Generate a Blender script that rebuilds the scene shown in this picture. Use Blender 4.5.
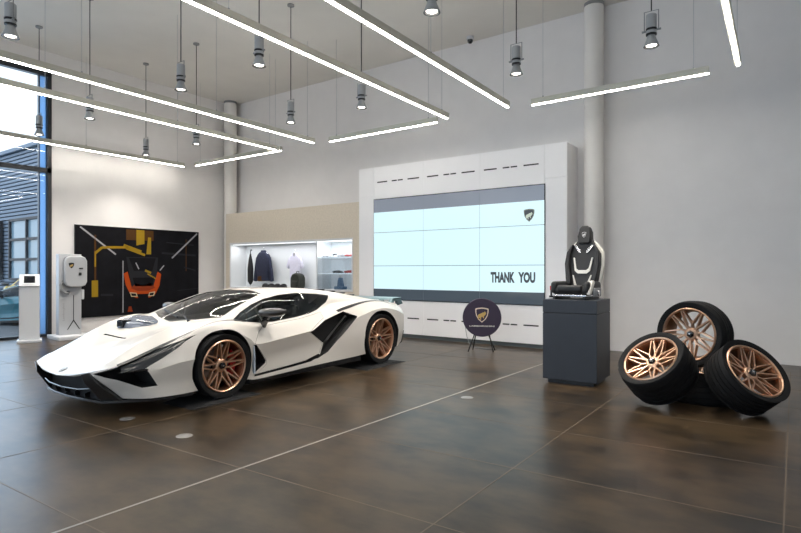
import bpy, bmesh, math, random
from mathutils import Vector, Matrix, Euler
random.seed(7)
PI = math.pi
for o in list(bpy.data.objects): bpy.data.objects.remove(o)
S = bpy.context.scene
C = S.collection

# ------------------------------------------------------------------ camera, sky, light, exposure
cam = bpy.data.objects.new('camera', bpy.data.cameras.new('camera'))
C.objects.link(cam); S.camera = cam
cam.data.sensor_width = 36.0
cam.data.lens = 555.0 / 801.0 * 36.0
cam.data.shift_y = 3.5 / 801.0
cam.data.clip_end = 300
cam.location = (0, 0, 1.38)
cam.rotation_euler = (PI / 2, 0, math.radians(35.406))

world = bpy.data.worlds.new('sky'); S.world = world
world.use_nodes = True
wn = world.node_tree
wbg = wn.nodes['Background']
tc = wn.nodes.new('ShaderNodeTexCoord'); mp = wn.nodes.new('ShaderNodeMapping')
nz = wn.nodes.new('ShaderNodeTexNoise'); cr = wn.nodes.new('ShaderNodeValToRGB')
mp.inputs['Scale'].default_value = (1, 1, 3); nz.inputs['Scale'].default_value = 2.2
cr.color_ramp.elements[0].color = (.50, .70, .95, 1); cr.color_ramp.elements[1].color = (.93, .96, 1, 1)
cr.color_ramp.elements[0].position = .35; cr.color_ramp.elements[1].position = .6
wn.links.new(tc.outputs['Generated'], mp.inputs['Vector']); wn.links.new(mp.outputs[0], nz.inputs['Vector'])
wn.links.new(nz.outputs[0], cr.inputs[0]); wn.links.new(cr.outputs[0], wbg.inputs['Color'])
wbg.inputs['Strength'].default_value = 1.5

S.view_settings.view_transform = 'Standard'
S.view_settings.look = 'None'
S.view_settings.gamma = 1
S.view_settings.use_curve_mapping = False
S.view_settings.exposure = 0.17

def area(name, loc, rot, sx, sy, power, col):
    l = bpy.data.lights.new(name, 'AREA'); l.shape = 'RECTANGLE'; l.size = sx; l.size_y = sy
    l.energy = power; l.color = col
    o = bpy.data.objects.new(name, l); C.objects.link(o); o.location = loc; o.rotation_euler = rot
    return o
# daylight that comes in through the tall glazing of the left wall, then an added fill light behind the camera
area('daylight_left', (-13.3, 1.2, 2.8), (0, -PI / 2, 0), 5.2, 8.0, 270, (.62, .80, 1.0))
area('front_fill', (-4.5, -4.9, 2.9), (PI / 2, 0, 0), 15.0, 4.8, 80, (1.0, .97, .93))
SPOT_W = 86
TUBE_E = 27.0
BULB_E = 14.0

# ------------------------------------------------------------------ materials
def mat(name, col, rough=.5, metal=0, emit=None, es=1, noise=0, nscale=8, bump=0, coat=0, spec=None, coatr=.05):
    m = bpy.data.materials.new(name); m.use_nodes = True
    nt = m.node_tree; b = nt.nodes['Principled BSDF']
    b.inputs['Base Color'].default_value = (*col, 1)
    b.inputs['Roughness'].default_value = rough
    b.inputs['Metallic'].default_value = metal
    if coat: b.inputs['Coat Weight'].default_value = coat; b.inputs['Coat Roughness'].default_value = coatr
    if spec is not None: b.inputs['Specular IOR Level'].default_value = spec
    if emit: b.inputs['Emission Color'].default_value = (*emit, 1); b.inputs['Emission Strength'].default_value = es
    if noise or bump:
        t = nt.nodes.new('ShaderNodeTexCoord'); n = nt.nodes.new('ShaderNodeTexNoise')
        n.inputs['Scale'].default_value = nscale; n.inputs['Detail'].default_value = 6
        nt.links.new(t.outputs['Object'], n.inputs['Vector'])
        if noise:
            r = nt.nodes.new('ShaderNodeValToRGB')
            r.color_ramp.elements[0].position = .3; r.color_ramp.elements[1].position = .7
            r.color_ramp.elements[0].color = (*[max(0, c * (1 - noise)) for c in col], 1)
            r.color_ramp.elements[1].color = (*[min(1, c * (1 + noise)) for c in col], 1)
            nt.links.new(n.outputs[0], r.inputs[0]); nt.links.new(r.outputs[0], b.inputs['Base Color'])
        if bump:
            bp = nt.nodes.new('ShaderNodeBump'); bp.inputs['Strength'].default_value = bump; bp.inputs['Distance'].default_value = .004
            nt.links.new(n.outputs[0], bp.inputs['Height']); nt.links.new(bp.outputs[0], b.inputs['Normal'])
    return m

def glass(name, tint, ior=1.45, rough=.0, body=0.0, bodycol=(.02, .02, .02)):
    m = bpy.data.materials.new(name); m.use_nodes = True
    nt = m.node_tree; nt.nodes.clear()
    out = nt.nodes.new('ShaderNodeOutputMaterial'); mx = nt.nodes.new('ShaderNodeMixShader')
    tr = nt.nodes.new('ShaderNodeBsdfTransparent'); gl = nt.nodes.new('ShaderNodeBsdfGlossy'); fr = nt.nodes.new('ShaderNodeFresnel')
    tr.inputs[0].default_value = (*tint, 1); gl.inputs['Roughness'].default_value = rough; fr.inputs[0].default_value = ior
    nt.links.new(fr.outputs[0], mx.inputs[0]); nt.links.new(tr.outputs[0], mx.inputs[1]); nt.links.new(gl.outputs[0], mx.inputs[2])
    nt.links.new(mx.outputs[0], out.inputs[0])
    return m

M = {}
M['wall'] = mat('wall paint', (.80, .775, .76), .85, noise=.02, nscale=3, bump=.05)
M['ceiling'] = mat('ceiling paint', (.74, .72, .68), .9, noise=.02, nscale=2)
M['column'] = mat('column paint', (.80, .77, .73), .7, noise=.015, nscale=3)
M['white'] = mat('white lacquer', (.72, .71, .71), .35, noise=.01, nscale=4)
M['panelwhite'] = mat('panel lacquer', (.92, .905, .905), .4, noise=.01, nscale=3)
M['seamgrey'] = mat('screen seam grey', (.16, .20, .22), .4)
M['seam'] = mat('dark seam', (.02, .02, .02), .6)
M['kick'] = mat('grey kick board', (.16, .18, .18), .4)
M['beige'] = mat('beige linen board', (.70, .62, .51), .85, noise=.07, nscale=26, bump=.2)
M['black'] = mat('black satin', (.010, .010, .011), .35)
M['blackmatte'] = mat('black matte', (.012, .012, .013), .8)
M['blackgloss'] = mat('black gloss', (.008, .008, .009), .08, coat=.5)
M['carbon'] = mat('carbon weave', (.018, .018, .019), .3, coat=.6, noise=.3, nscale=160)
M['darkframe'] = mat('anthracite frame', (.02, .023, .028), .4)
M['alu'] = mat('brushed aluminium', (.55, .56, .57), .35, metal=.9, noise=.03, nscale=40)
M['alupaint'] = mat('pale metal frame', (.55, .64, .75), .4, metal=.2)
M['greymetal'] = mat('grey painted metal', (.27, .275, .28), .45, metal=.3)
M['fixture'] = mat('olive grey fixture', (.60, .58, .50), .5, metal=.1)
M['spotbody'] = mat('spot body grey', (.42, .43, .44), .35, metal=.35)
M['tube'] = mat('light diffuser', (.9, .9, .9), .5, emit=(1.0, .95, .87), es=TUBE_E)
M['ceiling_fill'] = mat('added ceiling glow', (.9, .9, .9), .5, emit=(1.0, .96, .90), es=9)
M['hood_piece'] = mat('cowl blue grey', (.22, .25, .31), .2, metal=.4, coat=.5)
M['bulb'] = mat('lamp bulb', (.9, .9, .9), .5, emit=(1.0, .95, .86), es=BULB_E)
M['paint'] = mat('pearl white paint', (.67, .635, .585), .36, coat=.5, coatr=.08)
M['rubber'] = mat('tyre rubber', (.006, .006, .0065), .75, spec=.3, noise=.15, nscale=30, bump=.1)
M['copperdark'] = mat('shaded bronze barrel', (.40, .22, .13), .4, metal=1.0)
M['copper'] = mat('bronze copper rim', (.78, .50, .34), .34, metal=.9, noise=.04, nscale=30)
M['red'] = mat('red caliper', (.55, .008, .012), .3, coat=.5)
M['steel'] = mat('disc steel', (.25, .25, .26), .35, metal=1)
M['interior'] = mat('dark interior', (.15, .15, .145), .7)
M['leather'] = mat('black leather', (.014, .014, .015), .5, noise=.1, nscale=60, bump=.2)
M['leatherwhite'] = mat('ivory leather', (.74, .72, .66), .5, noise=.02, nscale=60)
M['silver'] = mat('silver metal', (.70, .70, .72), .25, metal=1)
def baked_light():  # pale blue colour stands in for the reflection in the return glass
    m = bpy.data.materials.new('frosted blue glass'); m.use_nodes = True; nt = m.node_tree; nt.nodes.clear()
    o = nt.nodes.new('ShaderNodeOutputMaterial'); tr = nt.nodes.new('ShaderNodeBsdfTranslucent'); tr.inputs[0].default_value = (.42, .56, .72, 1)
    nt.links.new(tr.outputs[0], o.inputs[0]); return m
M['baked_light'] = baked_light()
M['windscreen'] = glass('windscreen glass', (.92, .96, .94), 1.9)
M['sideglass'] = glass('side glass', (.72, .78, .77), 1.5)
M['lampglass'] = mat('headlight glass', (.03, .032, .035), .08, coat=.8)
M['clear'] = glass('clear glass', (.93, .96, .98), 1.4)
M['navy'] = mat('anthracite plinth', (.028, .033, .043), .45, noise=.06, nscale=5)
M['disc'] = mat('aubergine fabric', (.030, .020, .045), .6, noise=.05, nscale=80)
M['gold'] = mat('gold', (.60, .40, .13), .35, metal=.6)
M['palegold'] = mat('pale gold line', (.75, .62, .50), .45)
M['teal'] = mat('blue grey wing', (.13, .21, .23), .35, coat=.3)
M['orange'] = mat('poster orange', (.42, .06, .008), .6, spec=.12)
M['orangedark'] = mat('poster deep orange', (.22, .035, .01), .6, spec=.12)
M['postbg'] = mat('poster black', (.006, .006, .008), .6, noise=.35, nscale=3, spec=.12)
M['postgrey'] = mat('poster grey', (.018, .018, .022), .6, spec=.12)
M['postyellow'] = mat('poster yellow', (.30, .19, .012), .6, spec=.12)
M['postbrown'] = mat('poster brown', (.07, .03, .008), .6, spec=.12)
M['postlight'] = mat('poster strip grey', (.36, .36, .38), .6, spec=.12)
M['postcream'] = mat('poster cream', (.50, .42, .26), .6, spec=.12)
M['navycloth'] = mat('navy cloth', (.016, .020, .045), .9, noise=.2, nscale=20)
M['lilac'] = mat('pale lilac cotton', (.68, .66, .78), .9, noise=.05, nscale=18)
M['olive'] = mat('dark olive nylon', (.025, .027, .022), .7, noise=.2, nscale=20)
M['skin'] = mat('grey white plastic', (.60, .60, .60), .4)
M['blueplastic'] = mat('model blue', (.10, .20, .33), .3, coat=.4)
M['redplastic'] = mat('model red', (.50, .05, .04), .3, coat=.4)
M['yellowpaint'] = mat('yellow paint', (.70, .48, .03), .3, coat=.6)
M['tealpaint'] = mat('teal car paint', (.05, .20, .25), .25, coat=.8)
M['shelf'] = mat('frosted shelf', (.85, .87, .88), .4, emit=(.9, .95, 1), es=.4)  # glow added so the shelves read white; they hold no lamp
M['showcase'] = mat('showcase white', (.74, .76, .77), .5)
M['led'] = mat('showcase led', (.9, .9, .9), .5, emit=(.92, .97, 1), es=1.6)
M['clad'] = mat('blue grey cladding', (.26, .33, .42), .5, metal=.2)
M['claddark'] = mat('cladding shadow gap', (.035, .05, .07), .7)
M['paneblue'] = mat('building glass', (.34, .50, .60), .15, coat=.5)
M['asphalt'] = mat('asphalt', (.14, .15, .16), .9, noise=.15, nscale=3)
M['slide'] = mat('slide image', (.02, .02, .02), .2, emit=(.66, .90, .98), es=.98)
M['bandtop'] = mat('screen band upper', (.02, .02, .02), .2, emit=(.20, .23, .28), es=.95)
M['bandlow'] = mat('screen band lower', (.015, .015, .016), .12, emit=(.06, .08, .10), es=.9)
M['slidetext'] = mat('slide lettering', (.02, .02, .02), .3, emit=(.028, .035, .042), es=1)
M['slidegold'] = mat('slide emblem', (.02, .02, .02), .3, emit=(.14, .16, .12), es=1)
M['slidepale'] = mat('slide emblem bull', (.02, .02, .02), .3, emit=(.48, .55, .45), es=1)
M['plastic'] = mat('white plastic', (.66, .67, .69), .35)
M['chargergrey'] = mat('pale grey lacquer', (.47, .48, .50), .4)
M['tablet'] = mat('tablet screen', (.012, .013, .016), .12)
M['greylabel'] = mat('grey lettering', (.30, .30, .31), .5)
M['floordisc'] = mat('floor outlet steel', (.28, .27, .26), .4, metal=.4)

def floor_material():
    m = bpy.data.materials.new('polished brown concrete tiles'); m.use_nodes = True
    nt = m.node_tree; N = nt.nodes; L = nt.links; b = N['Principled BSDF']
    t = N.new('ShaderNodeTexCoord'); mp = N.new('ShaderNodeMapping'); mp.inputs['Scale'].default_value = (1, 1.6, 1)
    L.new(t.outputs['Object'], mp.inputs['Vector'])
    n1 = N.new('ShaderNodeTexNoise'); n1.inputs['Scale'].default_value = .75; n1.inputs['Detail'].default_value = 3; n1.inputs['Roughness'].default_value = .5
    n2 = N.new('ShaderNodeTexNoise'); n2.inputs['Scale'].default_value = 3.1; n2.inputs['Detail'].default_value = 4; n2.inputs['Roughness'].default_value = .55
    mx = N.new('ShaderNodeMath'); mx.operation = 'MULTIPLY_ADD'; mx.inputs[1].default_value = .5
    hf = N.new('ShaderNodeMath'); hf.operation = 'MULTIPLY'; hf.inputs[1].default_value = .5
    L.new(mp.outputs[0], n1.inputs['Vector']); L.new(mp.outputs[0], n2.inputs['Vector'])
    L.new(n2.outputs[0], hf.inputs[0]); L.new(n1.outputs[0], mx.inputs[0]); L.new(hf.outputs[0], mx.inputs[2])
    r = N.new('ShaderNodeValToRGB'); r.color_ramp.interpolation = 'EASE'; e = r.color_ramp.elements
    e[0].position = .34; e[0].color = (.017, .013, .009, 1); e[1].position = .66; e[1].color = (.082, .054, .029, 1)
    L.new(mx.outputs[0], r.inputs[0]); L.new(r.outputs[0], b.inputs['Base Color'])
    b.inputs['Roughness'].default_value = .29
    b.inputs['Specular IOR Level'].default_value = .26
    return m
M['floor'] = floor_material()
M['joint'] = mat('floor joint', (.14, .10, .065), .5)
M['strip'] = mat('pale expansion strip', (.36, .33, .29), .4)

# ------------------------------------------------------------------ mesh helpers
class MB:
    """collects shapes into one mesh; every face keeps a material slot"""
    def __init__(s): s.v = []; s.f = []; s.m = []; s.mats = []; s.X = Matrix()
    def mi(s, m):
        m = M[m] if isinstance(m, str) else m
        if m not in s.mats: s.mats.append(m)
        return s.mats.index(m)
    def add(s, vs, fs, m, X=None):
        X = s.X @ X if X is not None else s.X
        k = len(s.v); s.v += [X @ Vector(p) for p in vs]
        i = s.mi(m)
        for f in fs: s.f.append([k + q for q in f]); s.m.append(i)
    def box(s, x0, x1, y0, y1, z0, z1, m, X=None):
        vs = [(x, y, z) for x in (x0, x1) for y in (y0, y1) for z in (z0, z1)]
        s.add(vs, [(0, 1, 3, 2), (4, 6, 7, 5), (0, 4, 5, 1), (2, 3, 7, 6), (0, 2, 6, 4), (1, 5, 7, 3)], m, X)
    def rbox(s, x0, x1, y0, y1, z0, z1, r, m, X=None):
        bm = bmesh.new(); bmesh.ops.create_cube(bm, size=1)
        for v in bm.verts: v.co = Vector(((x0 + x1) / 2 + v.co.x * (x1 - x0), (y0 + y1) / 2 + v.co.y * (y1 - y0), (z0 + z1) / 2 + v.co.z * (z1 - z0)))
        bmesh.ops.bevel(bm, geom=bm.edges[:], offset=r, segments=3, affect='EDGES', profile=.5)
        bm.verts.index_update()
        s.add([v.co.copy() for v in bm.verts], [[v.index for v in f.verts] for f in bm.faces], m, X); bm.free()
    def lathe(s, prof, m, n=32, X=None, axis='Z', closed=False, a0=0, a1=2 * PI, cap=False):
        """prof: (radius, height) list around an axis"""
        vs = []; full = abs(a1 - a0 - 2 * PI) < 1e-6
        k = n if full else n + 1
        for i in range(k):
            a = a0 + (a1 - a0) * i / n
            for r, h in prof:
                c, d = r * math.cos(a), r * math.sin(a)
                vs.append({'Z': (c, d, h), 'X': (h, c, d), 'Y': (d, h, c)}[axis])
        P = len(prof); fs = []
        for i in range(n):
            j = (i + 1) % k
            for q in range(P if closed else P - 1):
                w = (q + 1) % P
                fs.append((i * P + q, j * P + q, j * P + w, i * P + w))
        if cap and full:
            fs.append([i * P for i in range(k)][::-1]); fs.append([i * P + P - 1 for i in range(k)])
        s.add(vs, fs, m, X)
    def cyl(s, p, q, r, m, n=16, r2=None):
        p = Vector(p); q = Vector(q); d = q - p; h = d.length
        X = Matrix.Translation(p) @ d.to_track_quat('Z', 'Y').to_matrix().to_4x4()
        r2 = r if r2 is None else r2
        s.lathe([(r, 0), (r2, h)], m, n, X, cap=True)
    def tube(s, pts, r, m, n=8):
        pts = [Vector(p) for p in pts]; rings = []
        for i, p in enumerate(pts):
            d = (pts[min(i + 1, len(pts) - 1)] - pts[max(i - 1, 0)]).normalized()
            u = d.orthogonal().normalized() if i == 0 else (u - d * u.dot(d)).normalized()
            w = d.cross(u); rr = r[i] if isinstance(r, (list, tuple)) else r
            rings.append([p + (u * math.cos(2 * PI * k / n) + w * math.sin(2 * PI * k / n)) * rr for k in range(n)])
        vs = [v for g in rings for v in g]
        fs = [(i * n + k, i * n + (k + 1) % n, (i + 1) * n + (k + 1) % n, (i + 1) * n + k) for i in range(len(pts) - 1) for k in range(n)]
        fs += [list(range(n))[::-1], [(len(pts) - 1) * n + k for k in range(n)]]
        s.add(vs, fs, m)
    def prism(s, poly, a, b, m, axis='Z', X=None):
        """polygon (2D) extruded along an axis from a to b.  axis X: (y,z)  Y: (x,z)  Z: (x,y)"""
        def P(u, v, w): return {'X': (w, u, v), 'Y': (u, w, v), 'Z': (u, v, w)}[axis]
        n = len(poly)
        vs = [P(u, v, a) for u, v in poly] + [P(u, v, b) for u, v in poly]
        fs = [list(range(n))[::-1], [n + i for i in range(n)]] + [(i, (i + 1) % n, n + (i + 1) % n, n + i) for i in range(n)]
        s.add(vs, fs, m, X)
    def bar(s, p, q, w, t, m, up=(0, 0, 1)):
        """rectangular bar from p to q, w wide across, t thick along `up`"""
        p = Vector(p); q = Vector(q); d = (q - p).normalized(); u = Vector(up); u = (u - d * u.dot(d)).normalized(); a = d.cross(u)
        vs = [c + a * w / 2 * i + u * t / 2 * j for c in (p, q) for i, j in ((-1, -1), (1, -1), (1, 1), (-1, 1))]
        s.add(vs, [(3, 2, 1, 0), (4, 5, 6, 7), (0, 1, 5, 4), (1, 2, 6, 5), (2, 3, 7, 6), (3, 0, 4, 7)], m)
    def build(s, name, parent=None, angle=35, bevel=0, fix=True):
        me = bpy.data.meshes.new(name)
        me.from_pydata([tuple(v) for v in s.v], [], s.f)
        for m in s.mats: me.materials.append(m)
        for p, i in zip(me.polygons, s.m): p.material_index = i
        if fix:
            bm = bmesh.new(); bm.from_mesh(me); bmesh.ops.recalc_face_normals(bm, faces=bm.faces[:]); bm.to_mesh(me); bm.free()
        me.polygons.foreach_set('use_smooth', [True] * len(me.polygons))
        me.set_sharp_from_angle(angle=math.radians(angle))
        me.update()
        o = bpy.data.objects.new(name, me); C.objects.link(o)
        if parent: o.parent = parent
        if bevel:
            b = o.modifiers.new('bevel', 'BEVEL'); b.width = bevel; b.segments = 2; b.limit_method = 'ANGLE'; b.angle_limit = math.radians(40)
        return o

def tag(o, label=None, cat=None, group=None, kind=None):
    if label: o['label'] = label
    if cat: o['category'] = cat
    if group: o['group'] = group
    if kind: o['kind'] = kind
    return o
def thing(name, label, cat, loc=(0, 0, 0), rz=0, group=None):
    o = bpy.data.objects.new(name, None); C.objects.link(o); o.location = loc; o.rotation_euler = (0, 0, rz)
    o.empty_display_size = .1
    return tag(o, label, cat, group)
def structure(o): o['kind'] = 'structure'; return o
def copy_tree(o, parent=None):
    c = o.copy(); C.objects.link(c); c.parent = parent
    if parent is not None: c.matrix_parent_inverse = o.matrix_parent_inverse.copy()
    for ch in [x for x in ALL() if x.parent == o]: copy_tree(ch, c)
    return c
def ALL(): return list(bpy.data.objects)

def text_mesh(body, w, h, bold=0.0):
    """flat lettering in the XY plane, lower left at the origin, w wide and h high"""
    cu = bpy.data.curves.new('lettering', 'FONT'); cu.body = body; cu.offset = bold; cu.resolution_u = 3
    o = bpy.data.objects.new('lettering', cu); C.objects.link(o)
    dg = bpy.context.evaluated_depsgraph_get(); me = bpy.data.meshes.new_from_object(o.evaluated_get(dg))
    vs = [v.co.copy() for v in me.vertices]; fs = [list(p.vertices) for p in me.polygons]
    bpy.data.objects.remove(o); bpy.data.curves.remove(cu); bpy.data.meshes.remove(me)
    x0 = min(v.x for v in vs); x1 = max(v.x for v in vs); y0 = min(v.y for v in vs); y1 = max(v.y for v in vs)
    return [Vector(((v.x - x0) / (x1 - x0) * w, (v.y - y0) / (y1 - y0) * h, 0)) for v in vs], fs

SHIELD = [(-.5, .46), (-.36, .52), (0, .56), (.36, .52), (.5, .46), (.49, .2), (.42, -.08), (.27, -.34), (0, -.58), (-.27, -.34), (-.42, -.08), (-.49, .2)]
BULL = [(-.30, -.02), (-.22, .08), (-.10, .12), (.04, .20), (.16, .22), (.22, .30), (.25, .22), (.31, .18), (.26, .06), (.20, -.02), (.14, -.06), (.16, -.2), (.10, -.22), (.05, -.1), (-.06, -.14), (-.05, -.3), (-.11, -.32), (-.14, -.18), (-.22, -.22), (-.24, -.34), (-.29, -.30), (-.27, -.14)]
def emblem(mb, X, size, m_edge, m_field, m_bull, d=.001):
    """shield with a bull, in the XY plane of X, facing +Z"""
    k = size
    mb.prism([(x * k, y * k) for x, y in SHIELD], 0, d, m_edge, 'Z', X)
    mb.prism([(x * k * .84, y * k * .84) for x, y in SHIELD], d, 2 * d, m_field, 'Z', X)
    mb.prism([(x * k * 1.05, y * k * 1.05 - .03 * k) for x, y in BULL], 2 * d, 3 * d, m_bull, 'Z', X)

# ------------------------------------------------------------------ the room
XL, XR, YF, YB, ZC = -12.7, 5.0, -4.6, 9.85, 5.93
b = MB(); b.box(XL - .3, XR + .2, YF - .2, YB + .2, -.12, 0, 'floor')
structure(b.build('floor'))
b = MB()
for y in [2.57 + 1.045 * k for k in range(-3, 8)]: b.bar((XL + .02, y - .02 * (3.2 + 0) - .30, .0006), (XR - .02, y + .2, .0006), .008, .001, 'joint')
for x in (-11.05, -9.47, -7.9, -6.32, -4.75, -1.6, -.05, 1.52, 3.1): b.box(x - .004, x + .004, YF, 9.2, .0002, .0014, 'joint')
structure(b.build('trim_1'))
b = MB(); b.bar((-3.30, YF + .02, .001), (-3.0, 9.0, .001), .018, .0016, 'strip')
structure(b.build('trim_2'))
b = MB(); b.box(XL - .2, XR + .2, YF - .2, YB + .2, ZC, ZC + .2, 'ceiling'); structure(b.build('ceiling'))
b = MB(); b.box(XL - .25, XR + .2, YB, YB + .2, 0, ZC, 'wall'); structure(b.build('wall_back'))
b = MB(); b.box(XR, XR + .2, YF, YB, 0, ZC, 'wall'); structure(b.build('wall_right'))
WY0, WY1, WZ = -3.0, 5.24, 5.50
b = MB()
b.box(XL - .25, XL, WY1, YB, 0, ZC, 'wall'); b.box(XL - .25, XL, YF - .2, WY0, 0, ZC, 'wall'); b.box(XL - .25, XL, WY0, WY1, WZ, ZC, 'wall')
structure(b.build('wall_left'))
b = MB()
b.box(XL, XR, YF - .2, YF, 5.4, ZC, 'wall'); b.box(XL, -12.2, YF - .2, YF, 0, 5.4, 'wall'); b.box(3.5, XR, YF - .2, YF, 0, 5.4, 'wall')
structure(b.build('wall_front'))
# tall window of the left wall
b = MB(); fx0, fx1 = XL - .10, XL + .02
b.box(fx0, fx1, WY1 - .085, WY1, 0, WZ, 'darkframe'); b.box(fx0, fx1, WY0, WY0 + .085, 0, WZ, 'darkframe')
b.box(fx0, fx1, WY0, WY1, WZ - .09, WZ, 'darkframe'); b.box(fx0, fx1, WY0, WY1, .001, .05, 'darkframe')
b.box(fx0 - .02, fx1, WY0, WY1, 3.40, 3.50, 'darkframe')
for y in (3.3, 1.4, -.5): b.box(fx0, fx1, y - .03, y + .03, 0, WZ, 'darkframe')
w = structure(b.build('window_1'))
b = MB(); b.box(XL - .10, XL - .03, WY1 - .225, WY1 - .205, .05, WZ - .09, 'darkframe'); b.build('window_mullion', w)
b = MB(); b.box(XL - .085, XL - .06, WY1 - .205, WY1 - .085, .05, WZ - .09, 'baked_light'); b.build('reflection_pane', w)
b = MB(); b.box(XL - .05, XL - .042, WY0 + .05, WY1 - .08, .06, WZ - .09, 'clear'); b.build('glass_pane', w)
# unseen shop front behind the camera, glazed to carry the added fill light
b = MB()
for x in [-12.2 + 15.7 * k / 7 for k in range(8)]: b.box(x - .04, x + .04, YF - .12, YF - .02, 0, 5.4, 'darkframe')
for z in (.03, 2.9, 5.37): b.box(-12.2, 3.5, YF - .12, YF - .02, z - .03, z + .03, 'darkframe')
w = structure(b.build('window_2'))
b = MB(); b.box(-12.15, 3.45, YF - .08, YF - .072, .03, 5.36, 'clear'); b.build('glass_pane', w)
# round columns
def column(x, y, r, label):
    t = thing('round_column', label, 'column', (x, y, 0))
    b = MB(); b.lathe([(r, 0), (r, ZC - .06)], 'column', 48, cap=True); b.build('shaft', t)
    b = MB(); b.lathe([(r + .004, ZC - .05), (r + .004, ZC - .002)], 'greymetal', 48, cap=True); b.build('collar', t)
column(-12.46, 9.58, .165, 'slender pale round column in the far left corner behind the beige display unit')
column(-2.80, 9.64, .16, 'slender pale round column right of the white screen cabinet')
# baseboard, very low, along the back wall
b = MB(); b.box(-3.0, XR, YB - .012, YB, 0, .05, 'wall'); structure(b.build('baseboard_back'))

# ------------------------------------------------------------------ outside, seen through the left window
b = MB(); b.box(-70, XL - .3, -25, 45, -.25, -.05, 'asphalt'); structure(b.build('ground'))
t = thing('office_building', 'blue grey corrugated building standing beyond the left window', 'building', (-34, 15.2, -.05))
b = MB(); b.box(-22, 19, -1.8, 8, 0, 8.25, 'claddark')
for k in range(38):
    z = .10 + k * .215
    b.box(-22, 19, -1.9, -1.78, z, z + .145, 'clad')
b.build('cladding', t)
b = MB(); b.box(-22.2, 19.2, -2.1, 8.2, 8.25, 8.45, 'clad'); b.build('roof_edge', t)
def bwin(x0, x1, z0, z1, nx, nz):
    b = MB()
    for k in range(nx + 1):
        x = x0 + (x1 - x0) * k / nx; b.box(x - .07, x + .07, -2.12, -1.96, z0, z1, 'darkframe')
    for k in range(nz + 1):
        z = z0 + (z1 - z0) * k / nz; b.box(x0, x1, -2.11, -1.96, z - .07, z + .07, 'darkframe')
    w = b.build('window', t)
    b = MB(); b.box(x0, x1, -2.0, -1.955, z0, z1, 'paneblue'); b.build('pane', w)
bwin(-3.2, 1.4, .9, 4.3, 2, 3); bwin(-9.6, -4.6, .9, 4.3, 2, 3); bwin(5, 10, .9, 4.3, 2, 3)

# ------------------------------------------------------------------ wheels
def ring_tyre(b, R, W, rr):
    h = W / 2
    prof = [(rr, -h + .02), (rr + .02, -h + .004), (rr + .06, -h), (R - .035, -h + .008), (R - .012, -h + .022)]
    n = 5; tw = W - .044
    for k in range(n):
        a = -h + .022 + tw * k / n; c = -h + .022 + tw * (k + 1) / n
        if k: prof += [(R, a + .006)]
        prof += [(R, c - .006)] if k < n - 1 else []
        if k < n - 1: prof += [(R - .009, c - .004), (R - .009, c + .004)]
    prof += [(R - .012, h - .022), (R - .035, h - .008), (rr + .06, h), (rr + .02, h - .004), (rr, h - .02)]
    b.lathe(prof, 'rubber', 72, axis='X', closed=True)
def make_rim(R, W, rr):
    """spoked rim, outer face towards +X"""
    h = W / 2; b = MB()
    prof = [(rr + .004, h - .012), (rr - .006, h - .004), (rr - .016, h - .012), (rr - .020, h - .04), (rr - .02, h - .05), (rr + .003, h - .03)]
    b.lathe(prof, 'copper', 72, axis='X', closed=True)
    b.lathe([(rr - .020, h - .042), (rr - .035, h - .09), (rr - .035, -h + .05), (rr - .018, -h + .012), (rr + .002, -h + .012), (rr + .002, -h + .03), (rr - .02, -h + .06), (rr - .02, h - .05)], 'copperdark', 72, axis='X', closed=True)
    def P(r, a, x): return (x, r * math.cos(a), r * math.sin(a))
    xo = h - .022; xi = h - .062
    def rib(r0, a0, r1, a1, w0=.015, w1=.012, x0=xi, x1=xo):
        p = Vector(P(r0, a0, x0)); q = Vector(P(r1, a1, x1))
        d = (q - p).normalized(); u = Vector((1, 0, 0)); u = (u - d * u.dot(d)).normalized(); s = d.cross(u)
        vs = []
        for c, w, dep in ((p, w0, .05), (q, w1, .035)):
            vs += [c - s * w * .75 - u * dep, c + s * w * .75 - u * dep, c + s * w * .5, c - s * w * .5]
        b.add(vs, [(3, 2, 1, 0), (4, 5, 6, 7), (0, 1, 5, 4), (1, 2, 6, 5), (2, 3, 7, 6), (3, 0, 4, 7)], 'copper')
    ro = rr - .014
    for k in range(5):
        a = PI / 2 + k * 2 * PI / 5
        for s in (-1, 1):
            rib(.045, a + s * .12, .105, a + s * .03, .013, .012, xi - .006, xi + .004)
            rib(.10, a + s * .035, ro, a + s * .19, .015, .013, xi + .004, xo)
            c = a + PI / 5
            rib(.045, c + s * .04, .12, c + s * .02, .010, .010, xi - .012, xi + .004)
            rib(.115, c + s * .03, ro, c + s * .36, .012, .011, xi + .002, xo)
    b.lathe([(.0, xi - .05), (.075, xi - .05), (.072, xi - .010), (.055, xi + .004), (0, xi + .004)], 'copper', 30, axis='X')
    return b
def hub_cap(W):
    h = W / 2; b = MB()
    b.lathe([(0, h - .035), (.018, h - .034), (.034, h - .038), (.040, h - .048), (.040, h - .08), (0, h - .08)], 'blackgloss', 6, axis='X')
    b.lathe([(0, h - .030), (.010, h - .031), (.011, h - .036)], 'silver', 16, axis='X')
    return b

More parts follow.
